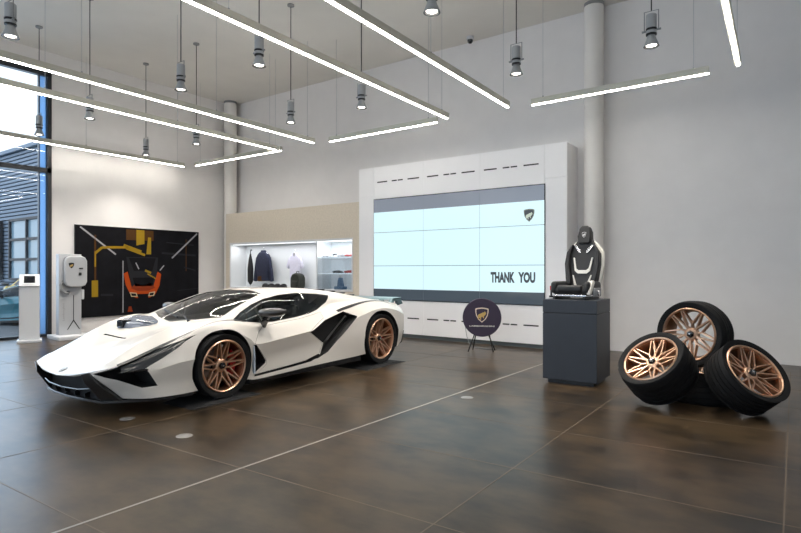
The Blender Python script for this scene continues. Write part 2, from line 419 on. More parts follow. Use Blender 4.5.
# ------------------------------------------------------------------ the sports car (local: x right of the car's left flank seen by the camera, y to the tail, z up)
ST = [
 # L0 centre            L1                    L2                    L3                    L4                    L5                    L6                    L7
 [(0,-1.245,.335),(.28,-1.232,.350),(.48,-1.205,.388),(.56,-1.185,.402),(.59,-1.165,.370),(.625,-1.10,.300),(.65,-1.01,.215),(.69,-.93,.130)],
 [(0,-1.02,.430),(.28,-1.0,.450),(.53,-.955,.492),(.71,-.985,.456),(.755,-.95,.425),(.81,-.90,.340),(.825,-.84,.240),(.86,-.78,.125)],
 [(0,-.66,.575),(.28,-.66,.612),(.57,-.65,.655),(.79,-.55,.620),(.865,-.53,.592),(.945,-.53,.435),(.925,-.52,.255),(.94,-.52,.125)],
 [(0,-.38,.655),(.30,-.37,.700),(.60,-.345,.768),(.78,-.24,.713),(.865,-.25,.720),(.975,-.30,.480),(.950,-.30,.270),(.955,-.25,.130)],
 [(0,-.18,.708),(.30,-.12,.742),(.62,-.03,.797),(.79,0,.785),(.87,.02,.795),(.970,.02,.720),(.985,.02,.400),(.955,.02,.135)],
 [(0,-.05,.740),(.34,.02,.775),(.72,.17,.812),(.80,.25,.793),(.87,.27,.760),(.965,.32,.600),(.955,.30,.350),(.945,.30,.142)],
 [(0,.38,.958),(.30,.41,.952),(.655,.47,.930),(.835,.52,.735),(.885,.50,.690),(.982,.44,.522),(.938,.47,.312),(.955,.44,.125)],
 [(0,.91,1.092),(.28,.91,1.088),(.585,.88,1.055),(.845,.88,.728),(.893,.85,.690),(.990,.80,.550),(.935,.82,.350),(.965,.82,.136)],
 [(0,1.35,1.110),(.28,1.35,1.104),(.565,1.33,1.068),(.815,1.22,.765),(.888,1.18,.705),(.988,1.20,.587),(.938,1.22,.385),(.968,1.22,.150)],
 [(0,1.80,1.098),(.28,1.80,1.090),(.560,1.76,1.046),(.740,1.64,.855),(.875,1.56,.725),(.985,1.57,.630),(.955,1.60,.420),(.975,1.60,.160)],
 [(0,2.24,1.062),(.27,2.24,1.050),(.560,2.12,.998),(.690,2.05,.900),(.850,2.02,.820),(.965,2.10,.680),(.998,2.10,.430),(.985,2.10,.170)],
 [(0,2.66,1.008),(.26,2.66,.994),(.520,2.56,.935),(.680,2.56,.905),(.800,2.60,.893),(.985,2.64,.790),(1.03,2.64,.450),(1.0,2.64,.190)],
 [(0,3.08,.940),(.26,3.08,.925),(.500,3.02,.895),(.680,3.00,.885),(.820,2.98,.872),(.985,3.02,.760),(1.03,3.02,.450),(1.0,3.02,.190)],
 [(0,3.66,.850),(.26,3.64,.840),(.500,3.58,.820),(.680,3.52,.795),(.800,3.44,.760),(.900,3.40,.660),(.925,3.36,.450),(.900,3.32,.250)],
]
for row in ST: row.append((0, row[0][1] * .5 + row[7][1] * .5 + (.02 if row is ST[0] else 0), row[7][2]))
NS, NL = len(ST), 9
def cat(p0, p1, p2, p3, t):
    return tuple(.5 * (2 * b + (c - a) * t + (2 * a - 5 * b + 4 * c - d) * t * t + (3 * b - a - 3 * c + d) * t ** 3) for a, b, c, d in zip(p0, p1, p2, p3))
def at_s(line, s):
    i = min(int(s), NS - 2); t = s - i
    g = lambda k: ST[k][line]
    p1, p2 = g(i), g(i + 1)
    ext = lambda a, b: tuple(2 * x - y for x, y in zip(a, b))
    p0 = g(i - 1) if i > 0 else ext(p1, p2)
    p3 = g(i + 2) if i + 2 < NS else ext(p2, p1)
    return cat(p0, p1, p2, p3, t)
def surf(s, v):
    P = [at_s(l, s) for l in range(NL)]
    i = min(int(v), NL - 2); t = v - i
    ext = lambda a, b: tuple(2 * x - y for x, y in zip(a, b))
    if i == 0: q = cat((-P[1][0], P[1][1], P[1][2]), P[0], P[1], P[2], t)
    elif i == 1: q = cat(P[0], P[1], P[2], ext(P[2], P[1]), t)
    elif i == 3: q = cat(ext(P[3], P[4]), P[3], P[4], P[5], t)
    elif i == 4: q = cat(P[3], P[4], P[5], ext(P[5], P[4]), t)
    else: q = tuple(a + (c - a) * t for a, c in zip(P[i], P[i + 1]))
    if i == 2 and s > 5:   # a slight tumblehome bulge of the side glass
        k = math.sin(PI * t) * .018 * min(1, (s - 5)); q = (q[0] + k, q[1], q[2] + k * .5)
    return Vector(q)
def loft_body():
    sv = [i / 8 for i in range((NS - 1) * 8 + 1)]
    vv = []
    for l, n in enumerate((5, 5, 6, 4, 5, 3, 3, 3)): vv += [l + k / n for k in range(n)]
    vv.append(8)
    vs = []; idx = {}
    for i, s in enumerate(sv):
        for j, v in enumerate(vv):
            p = surf(s, v)
            for side in (1, -1):
                if side == -1 and (j == 0 or j == len(vv) - 1): idx[i, j, -1] = idx[i, j, 1]; continue
                if j == 0 or j == len(vv) - 1: p.x = 0
                idx[i, j, side] = len(vs); vs.append((p.x * side, p.y, p.z))
    fs = []
    for i in range(len(sv) - 1):
        for j in range(len(vv) - 1):
            for side in (1, -1):
                f = [idx[i, j, side], idx[i, j + 1, side], idx[i + 1, j + 1, side], idx[i + 1, j, side]]
                fs.append(f if side == 1 else f[::-1])
    for i in (0, len(sv) - 1):
        for side in (1, -1):
            for j in range(1, len(vv) - 2):
                fs.append([idx[i, 0, side], idx[i, j, side], idx[i, j + 1, side]])
            fs.append([idx[i, 0, side], idx[i, len(vv) - 2, side], idx[i, len(vv) - 1, side]])
    return vs, fs
def mesh_obj(b, name='tmp'):
    return b.build(name)
def boolean(o, cut, op):
    md = o.modifiers.new('cut', 'BOOLEAN'); md.operation = op; md.solver = 'EXACT'; md.object = cut
    md.material_mode = 'TRANSFER'
    dg = bpy.context.evaluated_depsgraph_get(); dg.update()
    me = bpy.data.meshes.new_from_object(o.evaluated_get(dg)); o.modifiers.clear(); old = o.data; o.data = me; bpy.data.meshes.remove(old)
def drop(o):
    me = o.data; bpy.data.objects.remove(o); bpy.data.meshes.remove(me)
def dup_mesh(o, name):
    c = o.copy(); c.data = o.data.copy(); c.name = name; C.objects.link(c); return c
def shade(o, angle=30):
    o.data.polygons.foreach_set('use_smooth', [True] * len(o.data.polygons))
    o.data.set_sharp_from_angle(angle=math.radians(angle))
def keep_only(o, mats):
    me = o.data; ks = {i for i, m in enumerate(me.materials) if m in mats}
    bm = bmesh.new(); bm.from_mesh(me)
    bmesh.ops.delete(bm, geom=[f for f in bm.faces if f.material_index not in ks], context='FACES')
    bm.to_mesh(me); bm.free()

WIN_SIDE = [(.235, .787), (.40, .868), (.60, .945), (.80, 1.000), (1.08, 1.040), (1.40, 1.052), (1.74, 1.030), (2.00, 1.000), (1.84, .910), (1.60, .828), (1.42, .790), (1.18, .765), (.78, .738), (.60, .738)]
WIN_TOP = [(0, -.02), (.34, .045), (.66, .19), (.535, .865), (.30, .925), (0, .94)]
INTAKE = [(1.255, .580), (1.60, .700), (1.99, .788), (2.20, .712), (1.80, .44), (1.60, .295), (1.42, .235), (1.22, .222), (1.455, .275), (1.525, .415)]
STRIP = [(.415, .158), (1.0, .190), (1.30, .212), (1.47, .268), (1.43, .288), (1.2, .232), (.9, .209), (.415, .182)]
VENT = [(.385, .515), (.42, .512), (.59, .315), (.575, .285), (.42, .200), (.392, .205)]
HEAD = [(-1.17, .386), (-.98, .447), (-.72, .552), (-.55, .610), (-.40, .655), (-.27, .692), (-.41, .630), (-.50, .572), (-.64, .495), (-.80, .412), (-.985, .390), (-1.12, .366)]
HLOW = [(-1.12, .367), (-.985, .392), (-.803, .415), (-.700, .238), (-.83, .232), (-1.01, .322), (-1.09, .350)]
DOOR = [(.60, .700), (.52, .655), (.405, .530), (.60, .318), (.60, .272), (.46, .190), (.90, .213), (1.20, .236), (1.44, .292), (1.508, .415), (1.235, .584), (1.42, .660), (1.60, .725), (1.63, .80), (1.48, .775), (1.18, .740), (.80, .715)]

def grow(poly, d):
    cx = sum(p[0] for p in poly) / len(poly); n = len(poly); out = []
    A = sum(poly[i][0] * poly[(i + 1) % n][1] - poly[(i + 1) % n][0] * poly[i][1] for i in range(n))
    sg = 1 if A > 0 else -1
    for i in range(n):
        a, b_, c = Vector(poly[i - 1]), Vector(poly[i]), Vector(poly[(i + 1) % n])
        e1 = (b_ - a).normalized(); e2 = (c - b_).normalized()
        nn = (Vector((e1.y, -e1.x)) + Vector((e2.y, -e2.x))); nn = nn.normalized() * sg
        out.append(tuple(b_ + nn * d))
    return out

def make_car(label):
    car = thing('sports_car', label, 'car')
    b = MB(); vs, fs = loft_body(); b.add(vs, fs, 'paint'); body = b.build('body', angle=28)
    base = dup_mesh(body, 'base')
    # glass sheets come out of the uncut skin
    def sheet(name, cutfn, mname, inset=0):
        g = dup_mesh(base, name); c = MB(); cutfn(c, 'seam'); co = mesh_obj(c)
        boolean(g, co, 'INTERSECT'); drop(co); keep_only(g, {M['paint']})
        g.data.materials.clear(); g.data.materials.append(M[mname]); 
        for p in g.data.polygons: p.material_index = 0
        shade(g, 40); g.parent = car
        if inset:
            for v in g.data.vertices: v.co -= v.normal * inset
        return g
    ws = lambda c, m: c.prism([(x, y) for x, y in WIN_TOP] + [(-x, y) for x, y in WIN_TOP[::-1][1:-1]], .70, 1.3, m, 'Z')
    sheet('windscreen', ws, 'windscreen')
    for sd in (1, -1):
        sheet('side_window', lambda c, m: c.prism(WIN_SIDE, *((.42, 1.2) if sd > 0 else (-1.2, -.42)), m, 'X'), 'sideglass')
        sheet('headlight', lambda c, m: c.prism(grow([HEAD[i] for i in (1, 2, 3, 4, 6, 7, 8, 9, 10)], -.004), *((.3, 1.3) if sd > 0 else (-1.3, -.3)), m, 'X'), 'lampglass', .012)
    # cuts in the skin
    def cut(fn, mname):
        c = MB(); fn(c, mname); co = mesh_obj(c); boolean(body, co, 'DIFFERENCE'); drop(co)
    def cabin(c, m):
        p = [(-.66, .16, .50), (.66, .16, .50), (.70, 1.75, .50), (-.70, 1.75, .50), (-.60, .24, .80), (.60, .24, .80), (.50, 1.66, 1.02), (-.50, 1.66, 1.02)]
        # lower tub plus tapering greenhouse
        vs = [(-.70, .15, .42), (.70, .15, .42), (.70, 1.80, .42), (-.70, 1.80, .42),
              (-.66, .15, .755), (.66, .15, .755), (.66, 1.80, .80), (-.66, 1.80, .80),
              (-.50, .80, .985), (.50, .80, .985), (.50, 1.72, 1.02), (-.50, 1.72, 1.02)]
        c.add(vs, [(3, 2, 1, 0), (0, 1, 5, 4), (1, 2, 6, 5), (2, 3, 7, 6), (3, 0, 4, 7), (4, 5, 9, 8), (5, 6, 10, 9), (6, 7, 11, 10), (7, 4, 8, 11), (8, 9, 10, 11)], m)
    cut(cabin, 'interior')
    cut(lambda c, m: c.prism([(x, y) for x, y in WIN_TOP] + [(-x, y) for x, y in WIN_TOP[::-1][1:-1]], .725, 1.3, m, 'Z'), 'blackmatte')
    for sd in (1, -1):
        q = lambda a, z=1.3: (a, z) if sd > 0 else (-z, -a)
        cut(lambda c, m: c.prism(WIN_SIDE, *q(.45), m, 'X'), 'blackmatte')
        cut(lambda c, m: c.prism(INTAKE, *q(.80), m, 'X'), 'blackmatte')
        cut(lambda c, m: c.prism(STRIP, *q(.90), m, 'X'), 'blackmatte')
        cut(lambda c, m: c.prism(VENT, *q(.86), m, 'X'), 'black')
        cut(lambda c, m: c.prism(HEAD, *q(.40), m, 'X'), 'black')
        cut(lambda c, m: c.prism(HLOW, *q(.56), m, 'X'), 'blackmatte')
        # wheel houses
        cut(lambda c, m: c.lathe([(.375, q(.60)[0]), (.375, q(.60)[1])], m, 56, Matrix.Translation((0, 0, .345)), axis='X', cap=True), 'blackmatte')
        cut(lambda c, m: c.lathe([(.405, q(.56)[0]), (.405, q(.56)[1])], m, 56, Matrix.Translation((0, 2.70, .36)), axis='X', cap=True), 'blackmatte')
    # slots in the hood, grille and tail recess
    cut(lambda c, m: c.bar((-.33, -.60, .70), (.0, -.535, .68), .022, .18, m), 'blackmatte')
    cut(lambda c, m: c.prism([(-.50, .372), (-.28, .335), (0, .322), (.28, .335), (.50, .372), (.51, .30), (.56, .10), (-.56, .10), (-.51, .30)], -1.4, -1.03, m, 'Y'), 'blackmatte')
    cut(lambda c, m: c.prism([(-.78, .72), (.78, .72), (.86, .60), (.80, .40), (-.80, .40), (-.86, .60)], 3.40, 3.9, m, 'Y'), 'blackmatte')
    # doors
    for sd in (1, -1):
        q = (.78, 1.3) if sd > 0 else (-1.3, -.78)
        d = dup_mesh(body, 'door'); c = MB(); c.prism(DOOR, *q, 'blackmatte', 'X'); co = mesh_obj(c); boolean(d, co, 'INTERSECT'); drop(co)
        shade(d, 28); d.parent = car
        c = MB(); c.prism(grow(DOOR, .003), q[0] - (.02 if sd > 0 else 0), q[1] + (.02 if sd < 0 else 0), 'blackmatte', 'X'); co = mesh_obj(c); boolean(body, co, 'DIFFERENCE'); drop(co)
    shade(body, 28); body.parent = car
    drop(base)
    # dark crease lines: from the headlight over the front wing to the mirror, and over the rear haunch
    def ribbon(pts, w, name, mname, lift=.003):
        for sd in (1, -1):
            b = MB(); P = []
            for s, v, ww in pts:
                p = surf(s, v); ds = surf(min(s + .02, 13), v) - surf(max(s - .02, 0), v); dv = surf(s, v + .05) - surf(s, v - .05)
                n = dv.cross(ds).normalized()
                if n.z < 0 and n.x < 0: n = -n
                if n.dot(Vector((.5, 0, .5))) < 0: n = -n
                a = ds.cross(n).normalized()
                P += [p + n * lift + a * ww * w, p + n * lift - a * ww * w, p - n * .01 - a * ww * w, p - n * .01 + a * ww * w]
            P = [(p.x * sd, p.y, p.z) for p in P]; n = len(pts)
            fs = [(0, 1, 2, 3), tuple(4 * (n - 1) + k for k in (3, 2, 1, 0))]
            for i in range(n - 1):
                for k in range(4): fs.append((4 * i + k, 4 * i + (k + 1) % 4, 4 * i + 4 + (k + 1) % 4, 4 * i + 4 + k))
            b.add(P, fs, mname); b.build(name, car)
    ribbon([(.95 + .152 * k, 3.0, 1 - .45 * k / 30) for k in range(31)], .021, 'wing_crease_trim', 'black')
    ribbon([(9.75 + .1 * k, 4.0, 1 - .85 * abs(k - 5) / 22) for k in range(27)], .024, 'haunch_crease_trim', 'black')
    # front splitter, grille frame and bars
    b = MB()
    out = [(-.86, -.74), (-.69, -.955), (-.565, -1.08), (-.3, -1.12), (0, -1.135), (.3, -1.12), (.565, -1.08), (.69, -.955), (.86, -.74), (.95, -.36), (.80, -.36), (0, -.6), (-.80, -.36), (-.95, -.36)]
    b.prism(out, .090, .115, 'carbon', 'Z'); b.build('front_splitter', car, bevel=.004)
    for sd in (1, -1):
        b = MB()
        vs = [(.572, -1.200, .402), (.47, -1.222, .378), (.50, -1.205, .30), (.545, -1.07, .112), (.69, -.955, .112), (.610, -1.155, .31),
              (.555, -1.10, .385), (.47, -1.10, .36), (.50, -1.05, .30), (.545, -.96, .112), (.68, -.88, .112), (.60, -1.02, .27)]
        vs = [(x * sd, y, z) for x, y, z in vs]
        b.add(vs, [(0, 1, 2, 5), (5, 2, 3, 4), (6, 11, 8, 7), (11, 10, 9, 8), (0, 6, 7, 1), (1, 7, 8, 2), (2, 8, 9, 3), (3, 9, 10, 4), (4, 10, 11, 5), (5, 11, 6, 0)], 'carbon')
        b.build('bumper_strut', car, bevel=.004)
    b = MB(); b.tube([(-.50, -1.13, .235), (-.3, -1.16, .21), (0, -1.17, .20), (.3, -1.16, .21), (.50, -1.13, .235)], .010, 'blackgloss')
    for x in (-.3, -.1, .1, .3): b.bar((x, -1.06, .11), (x * 1.05, -1.08, .17), .012, .07, 'black', up=(0, 1, 0))
    b.build('grille', car)
    b = MB(); b.rbox(-.5, .5, -1.06, -1.035, .10, .33, .008, 'blackmatte'); b.build('radiator', car)
    # flat shield badge on the nose
    p = surf(.35, 0); n = Vector((0, -.42, .9)).normalized()
    X = Matrix.Translation(Vector((0, p.y, p.z)) + n * .004) @ n.to_track_quat('Z', 'Y').to_matrix().to_4x4() 
    b = MB(); emblem(b, X, .075, 'greylabel', 'skin', 'greylabel', .0012); b.build('badge', car)
    # side skirts
    for sd in (1, -1):
        b = MB(); q = lambda pts: [(x * sd, y, z) for x, y, z in pts]
        n = 14; rows = []
        for k in range(n + 1):
            y = .40 + (2.30 - .40) * k / n; x = .87 + .05 * k / n; z = .085 + .025 * k / n
            rows.append(q([(x, y, z + .052), (x + .012, y, z + .025), (x + .012, y, z - .02), (x - .20, y, z - .03), (x - .20, y, z + .05)]))
        vs = [p for r in rows for p in r]
        fs = [tuple(range(5)), tuple(n * 5 + k for k in (4, 3, 2, 1, 0))] + [(i * 5 + k, i * 5 + (k + 1) % 5, i * 5 + 5 + (k + 1) % 5, i * 5 + 5 + k) for i in range(n) for k in range(5)]
        b.add(vs, fs, 'black'); sk = b.build('side_skirt', car)
    # divider of the headlight
    for sd in (1, -1):
        b = MB(); b.bar((sd * .70, -.985, .386), (sd * .885, -.80, .406), .03, .012, 'blackgloss', up=(0, -.3, 1)); b.build('headlight_divider', car)
    # intake blades and vent flap
    for sd in (1, -1):
        b = MB(); b.bar((sd * .90, 1.50, .34), (sd * .86, 2.06, .72), .05, .012, 'blackgloss', up=(1, 0, 0)); b.bar((sd * .86, 1.34, .58), (sd * .83, 1.62, .36), .04, .012, 'blackgloss', up=(1, 0, 0))
        b.build('intake_blade', car)
        b = MB(); b.prism([(.392, .505), (.408, .505), (.420, .195), (.400, .195)], *((.925, .965) if sd > 0 else (-.965, -.925)), 'alupaint', 'X'); b.build('vent_edge', car)
    # mirrors
    for sd in (1, -1):
        b = MB()
        b.bar((sd * .86, .61, .70), (sd * .93, .60, .79), .07, .03, 'blackgloss', up=(0, 1, 0))
        b.bar((sd * .93, .60, .785), (sd * 1.0, .60, .86), .05, .03, 'blackgloss', up=(0, 1, 0))
        mr = b.build('mirror_arm', car)
        b = MB(); vs = []; n = 16
        prof = [(.855, .53, .025), (.89, .53, .052), (.99, .545, .062), (1.10, .575, .054), (1.165, .61, .024)]
        for x, y, r in prof:
            for k in range(n):
                a = 2 * PI * k / n; vs.append((x * sd, y + .06 + math.cos(a) * r * 1.5, .860 + math.sin(a) * r * .85 + (x - .9) * .05))
        fs = [(i * n + k, i * n + (k + 1) % n, (i + 1) * n + (k + 1) % n, (i + 1) * n + k) for i in range(len(prof) - 1) for k in range(n)] + [tuple(range(n)), tuple(4 * n + k for k in range(n))[::-1]]
        b.add(vs, fs, 'carbon'); h = b.build('mirror_housing', mr, angle=60)
        b = MB(); b.box(*sorted((sd * .94, sd * 1.10)), .70, .705, .83, .895, 'silver'); b.build('mirror_glass', mr)
    # window bar and frame
    for sd in (1, -1):
        b = MB(); b.bar((sd * .80, .66, .74), (sd * .655, .63, .945), .03, .014, 'black', up=(1, 0, 0)); b.build('window_pillar', car)
    # wiper and interior
    b = MB(); vs = [(-.14, -.18, .725), (-.24, -.38, .700), (-.36, -.46, .705), (-.50, -.38, .745), (-.58, -.14, .790), (-.36, -.06, .785), (-.16, -.08, .750)]  # one-sided blue grey piece in front of the windscreen base
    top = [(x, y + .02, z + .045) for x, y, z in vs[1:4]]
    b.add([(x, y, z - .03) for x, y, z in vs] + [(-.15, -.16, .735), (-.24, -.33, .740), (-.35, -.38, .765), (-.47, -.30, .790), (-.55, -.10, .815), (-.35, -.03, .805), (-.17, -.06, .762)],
          [tuple(range(7))[::-1], tuple(range(7, 14))] + [(i, (i + 1) % 7, 7 + (i + 1) % 7, 7 + i) for i in range(7)], 'hood_piece')
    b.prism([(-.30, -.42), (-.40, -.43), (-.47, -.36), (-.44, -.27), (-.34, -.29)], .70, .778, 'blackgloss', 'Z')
    b.bar((-.12, -.15, .745), (-.30, -.26, .775), .03, .012, 'silver'); b.build('hood_piece', car, bevel=.01, angle=50)
    b = MB(); b.tube([(.30, .02, .775), (.10, .10, .815), (-.22, .17, .85)], .007, 'black'); b.bar((.02, .06, .805), (-.50, .22, .86), .012, .014, 'black'); b.cyl((.30, .02, .76), (.30, .02, .785), .018, 'black'); b.build('wiper', car)
    b = MB(); b.rbox(-.62, .62, .26, .56, .60, .72, .03, 'interior'); b.rbox(-.08, .08, .5, 1.1, .44, .60, .02, 'interior'); b.build('dashboard', car)
    b = MB(); b.lathe([(.155 + .014 * math.cos(a), .014 * math.sin(a)) for a in [k * PI / 4 for k in range(8)]], 'black', 28, Matrix.Translation((.34, .66, .70)) @ Matrix.Rotation(math.radians(70), 4, 'X'), closed=True)
    b.bar((.2, .66, .70), (.48, .66, .70), .03, .02, 'black'); b.build('steering_wheel', car)
    for x in (.34, -.34):
        b = MB(); b.rbox(x - .21, x + .21, .85, 1.30, .44, .56, .04, 'leather')
        X = Matrix.Translation((x, 1.32, .52)) @ Matrix.Rotation(math.radians(-24), 4, 'X')
        b.rbox(-.20, .20, -.05, .05, 0, .40, .04, 'leather', X); b.rbox(-.11, .11, -.045, .035, .34, .50, .03, 'leather', X); b.build('seat', car)
    b = MB(); b.rbox(-.10, .10, .86, .885, .945, .99, .01, 'black'); b.cyl((0, .87, .98), (0, .88, 1.05), .01, 'black'); b.build('rear_view_mirror', car)
    # roof channel, engine louvres
    b = MB()
    for sd in (1, -1): 
        b.tube([surf(6.9 + k * .35, .55) * 1 + Vector((0, 0, .001)) if sd > 0 else Vector((-surf(6.9 + k * .35, .55).x, surf(6.9 + k * .35, .55).y, surf(6.9 + k * .35, .55).z + .001)) for k in range(9)], .004, 'black')
    b.build('roof_seam', car)
    b = MB()
    for k in range(4):
        p = surf(10.1 + k * .55, 0); b.rbox(-.22, .22, p.y - .05, p.y + .05, p.z - .01, p.z + .012, .008, 'black')
    b.build('engine_louvre', car)
    # rear wing and diffuser
    b = MB()
    for sd in (1, -1):
        b.prism([(3.42, .79), (3.50, .895), (3.70, .90), (3.78, .80), (3.66, .775), (3.63, .85), (3.54, .85), (3.52, .78)], *((.55, .61) if sd > 0 else (-.61, -.55)), 'teal', 'X')
    b.prism([(3.50, .865), (3.72, .885), (3.74, .905), (3.52, .895)], -.61, .61, 'teal', 'X')
    for sd in (.30, -.30): b.box(sd - .02, sd + .02, 3.56, 3.66, .80, .87, 'teal')
    tag(b.build('rear_wing', car, bevel=.004), 'blue grey rear wing')
    b = MB(); vs = []
    b.prism([(3.22, .17), (3.40, .22), (3.46, .40), (3.36, .46), (3.22, .30)], -.86, .86, 'carbon', 'X'); b.build('diffuser', car, bevel=.006)
    b = MB()
    for sd in (1, -1): b = MB(); b.bar((sd * .45, 3.58, .62), (sd * .84, 3.43, .62), .05, .05, 'red'); b.build('tail_light', car)
    # underbody
    b = MB(); b.prism([(-.80, .10), (.80, .10), (.84, .17), (-.84, .17)], .37, 2.28, 'black', 'Y'); b.build('underbody', car)
    # wheels
    def wheel(x, y, R, W, rr, sd, steer=0):
        X = Matrix.Translation((x, y, R)) @ (Matrix.Rotation(PI, 4, 'Z') if sd < 0 else Matrix())
        b = make_rim(R, W, rr); o = b.build('wheel', car); o.matrix_local = X
        b = MB(); ring_tyre(b, R, W, rr); b.build('tyre', o)
        hub_cap(W).build('hub_cap', o)
        b = MB(); b.lathe([(.08, -.03), (.19, -.03), (.19, -.002), (.08, -.002)], 'steel', 48, axis='X', closed=True); b.lathe([(0, .02), (.085, .02), (.085, -.04), (0, -.04)], 'black', 24, axis='X'); b.build('brake_disc', o)
        b = MB(); s = sd
        b.lathe([(.135, -.05), (.215, -.05), (.222, -.03), (.222, .015), (.210, .028), (.14, .028)], 'red', 14, axis='X', closed=True, a0=-.75 if s > 0 else PI - .75, a1=.75 if s > 0 else PI + .75)
        for f in b.f[:0]: pass
        b.build('brake_caliper', o)
    for sd in (1, -1):
        wheel(sd * .855, 0, .3375, .265, .272, sd); wheel(sd * .835, 2.70, .358, .345, .290, sd)
    return car
car = make_car('white wedge-shaped supercar with copper wheels parked on the showroom floor')
car.location = (-5.88, 3.70, .03)

# ------------------------------------------------------------------ wheel plates under the car
def plate(x0, x1, y0, y1, label):
    t = thing('wheel_plate', label, 'wheel plate', ((x0 + x1) / 2, (y0 + y1) / 2, 0), 0, None)
    w, l = (x1 - x0) / 2, (y1 - y0) / 2; b = MB()
    vs = [(-w, -l, 0), (w, -l, 0), (w, l, 0), (-w, l, 0), (-w + .02, -l + .22, .029), (w - .03, -l + .22, .029), (w - .03, l - .22, .029), (-w + .02, l - .22, .029)]
    b.add(vs, [(3, 2, 1, 0), (4, 5, 6, 7), (0, 1, 5, 4), (1, 2, 6, 5), (2, 3, 7, 6), (3, 0, 4, 7)], 'blackmatte'); b.build('plate', t)
    b = MB(); tv, tf = text_mesh('LAMBORGHINI', .26, .035, .01); b.add(tv, tf, 'postlight', Matrix.Translation((w - .10, -.12, .0296)) @ Matrix.Rotation(PI / 2, 4, 'Z')); b.build('lettering', t)
plate(-5.36, -4.84, 3.26, 4.15, 'black wheel plate under the near front wheel of the white car')
plate(-5.40, -4.78, 5.93, 6.87, 'black wheel plate under the near rear wheel of the white car')
plate(-6.98, -6.42, 3.26, 4.15, 'black wheel plate under the far front wheel of the white car')
plate(-6.98, -6.36, 5.93, 6.87, 'black wheel plate under the far rear wheel of the white car')

# ------------------------------------------------------------------ cars parked outside
def repaint(c, m):
    for o in ALL():
        p = o
        while p.parent is not None: p = p.parent
        if p == c and o.type == 'MESH':
            for i, s in enumerate(o.material_slots):
                if s.material == M['paint']: s.link = 'OBJECT'; s.material = m
def outside_car(loc, rz, m, label):
    c = copy_tree(car); c.location = loc; c.rotation_euler = (0, 0, rz); c.name = 'parked_car'
    tag(c, label, 'car'); repaint(c, m); return c
outside_car((-17.6, 6.2, -.05), math.radians(-62), M['tealpaint'], 'teal car parked outside the left window behind the white kiosk')
outside_car((-25.0, 9.6, -.05), math.radians(60), M['yellowpaint'], 'yellow car parked outside behind the window edge')

# ------------------------------------------------------------------ pile of four loose wheels
def loose_wheel(label, loc, n, spin, W=.30, R=.345):
    t = thing('loose_wheel', label, 'wheel', loc, 0, None)
    n = Vector(n).normalized(); t.rotation_euler = (n.to_track_quat('X', 'Z').to_matrix() @ Matrix.Rotation(spin, 3, 'X')).to_euler()
    b = MB(); ring_tyre(b, R, W, .278); b.build('tyre', t)
    make_rim(R, W, .278).build('rim', t)
    hub_cap(W).build('hub_cap', t)
    return t
LW = [('wheel with copper rim leaning on the left side of the pile', (-1.208 + .03, 6.16, .366), (.62, .0, .0)),]
def nvec(px, cam_, right, up):
    a = math.atan((px - 400.5) / 555.0) - math.radians(35.406); f = Vector((math.sin(a), math.cos(a), 0)); r = Vector((f.y, -f.x, 0))
    return -f * cam_ + r * right + Vector((0, 0, up))
loose_wheel('black tyre on a copper rim leaning against the left side of the wheel pile', (-1.15, 6.17, .374), nvec(657, .56, -.45, .70), .2, .34, .352)
loose_wheel('black tyre on a copper rim leaning against the right side of the wheel pile', (-.385, 6.28, .349), nvec(742, .50, .58, .64), .9, .28, .335)
loose_wheel('loose wheel lying flat on the floor at the bottom of the pile', (-.80, 6.70, .1655), (0, .0, 1), .0, .33)
loose_wheel('topmost loose wheel standing upright on the pile with its copper spokes facing the room', (-.885, 6.72, .690), nvec(696, .90, -.42, .04), .55, .29, .356)

# ------------------------------------------------------------------ plinth with racing seat
t = thing('display_plinth', 'dark anthracite square plinth with a racing seat on top', 'plinth', (-2.22, 6.92, 0))
t.rotation_euler = (0, 0, math.radians(1.5))
w, l = .325, .315
b = MB(); b.box(-w + .05, w - .05, -l + .05, l - .05, 0, .05, 'black'); b.build('foot', t)
b = MB(); b.box(-w, w, -l, l, .05, .855, 'navy'); b.build('body', t, bevel=.004)
b = MB(); b.box(-w + .006, w - .006, -l + .006, l - .006, .855, .861, 'seam'); b.box(-w, w, -l, l, .861, 1.02, 'navy'); b.build('top', t, bevel=.004)

t = thing('racing_seat', 'black and ivory bucket racing seat standing on the dark plinth', 'seat', (-2.215, 6.91, 1.0225), math.radians(-4)); t.scale = (.98, .98, 1.17)
# seat faces -Y
b = MB()
for x in (-.19, .19): b.rbox(x - .018, x + .018, -.26, .22, .0, .03, .006, 'black'); b.rbox(x - .014, x + .014, -.24, .18, .03, .05, .004, 'silver')
b.rbox(-.21, .21, -.245, -.20, .028, .05, .006, 'silver'); b.rbox(-.21, .21, .12, .17, .028, .05, .006, 'silver')
b.build('rail', t)
b = MB()
b.rbox(-.235, .235, -.24, .20, .05, .13, .035, 'leather'); b.rbox(-.25, -.17, -.25, .18, .06, .185, .035, 'leather'); b.rbox(.17, .25, -.25, .18, .06, .185, .035, 'leather')
b.rbox(-.16, .16, -.27, -.19, .07, .15, .03, 'leather')
b.build('cushion', t, angle=60)
back = [(-.15, .10), (-.205, .20), (-.225, .38), (-.215, .50), (-.13, .60), (-.095, .66), (-.085, .74), (-.055, .80), (.055, .80), (.085, .74), (.095, .66), (.13, .60), (.215, .50), (.225, .38), (.205, .20), (.15, .10)]
X = Matrix.Translation((0, .14, 0)) @ Matrix.Rotation(math.radians(-13), 4, 'X')
b = MB(); b.prism(back, -.02, .05, 'leather', 'Y', X); b.build('backrest', t, bevel=.018)
b = MB(); b.prism([(-.17, .09), (-.232, .20), (-.252, .38), (-.238, .53), (-.15, .625), (-.10, .66), (.10, .66), (.15, .625), (.238, .53), (.252, .38), (.232, .20), (.17, .09)], .02, .075, 'leatherwhite', 'Y', X)
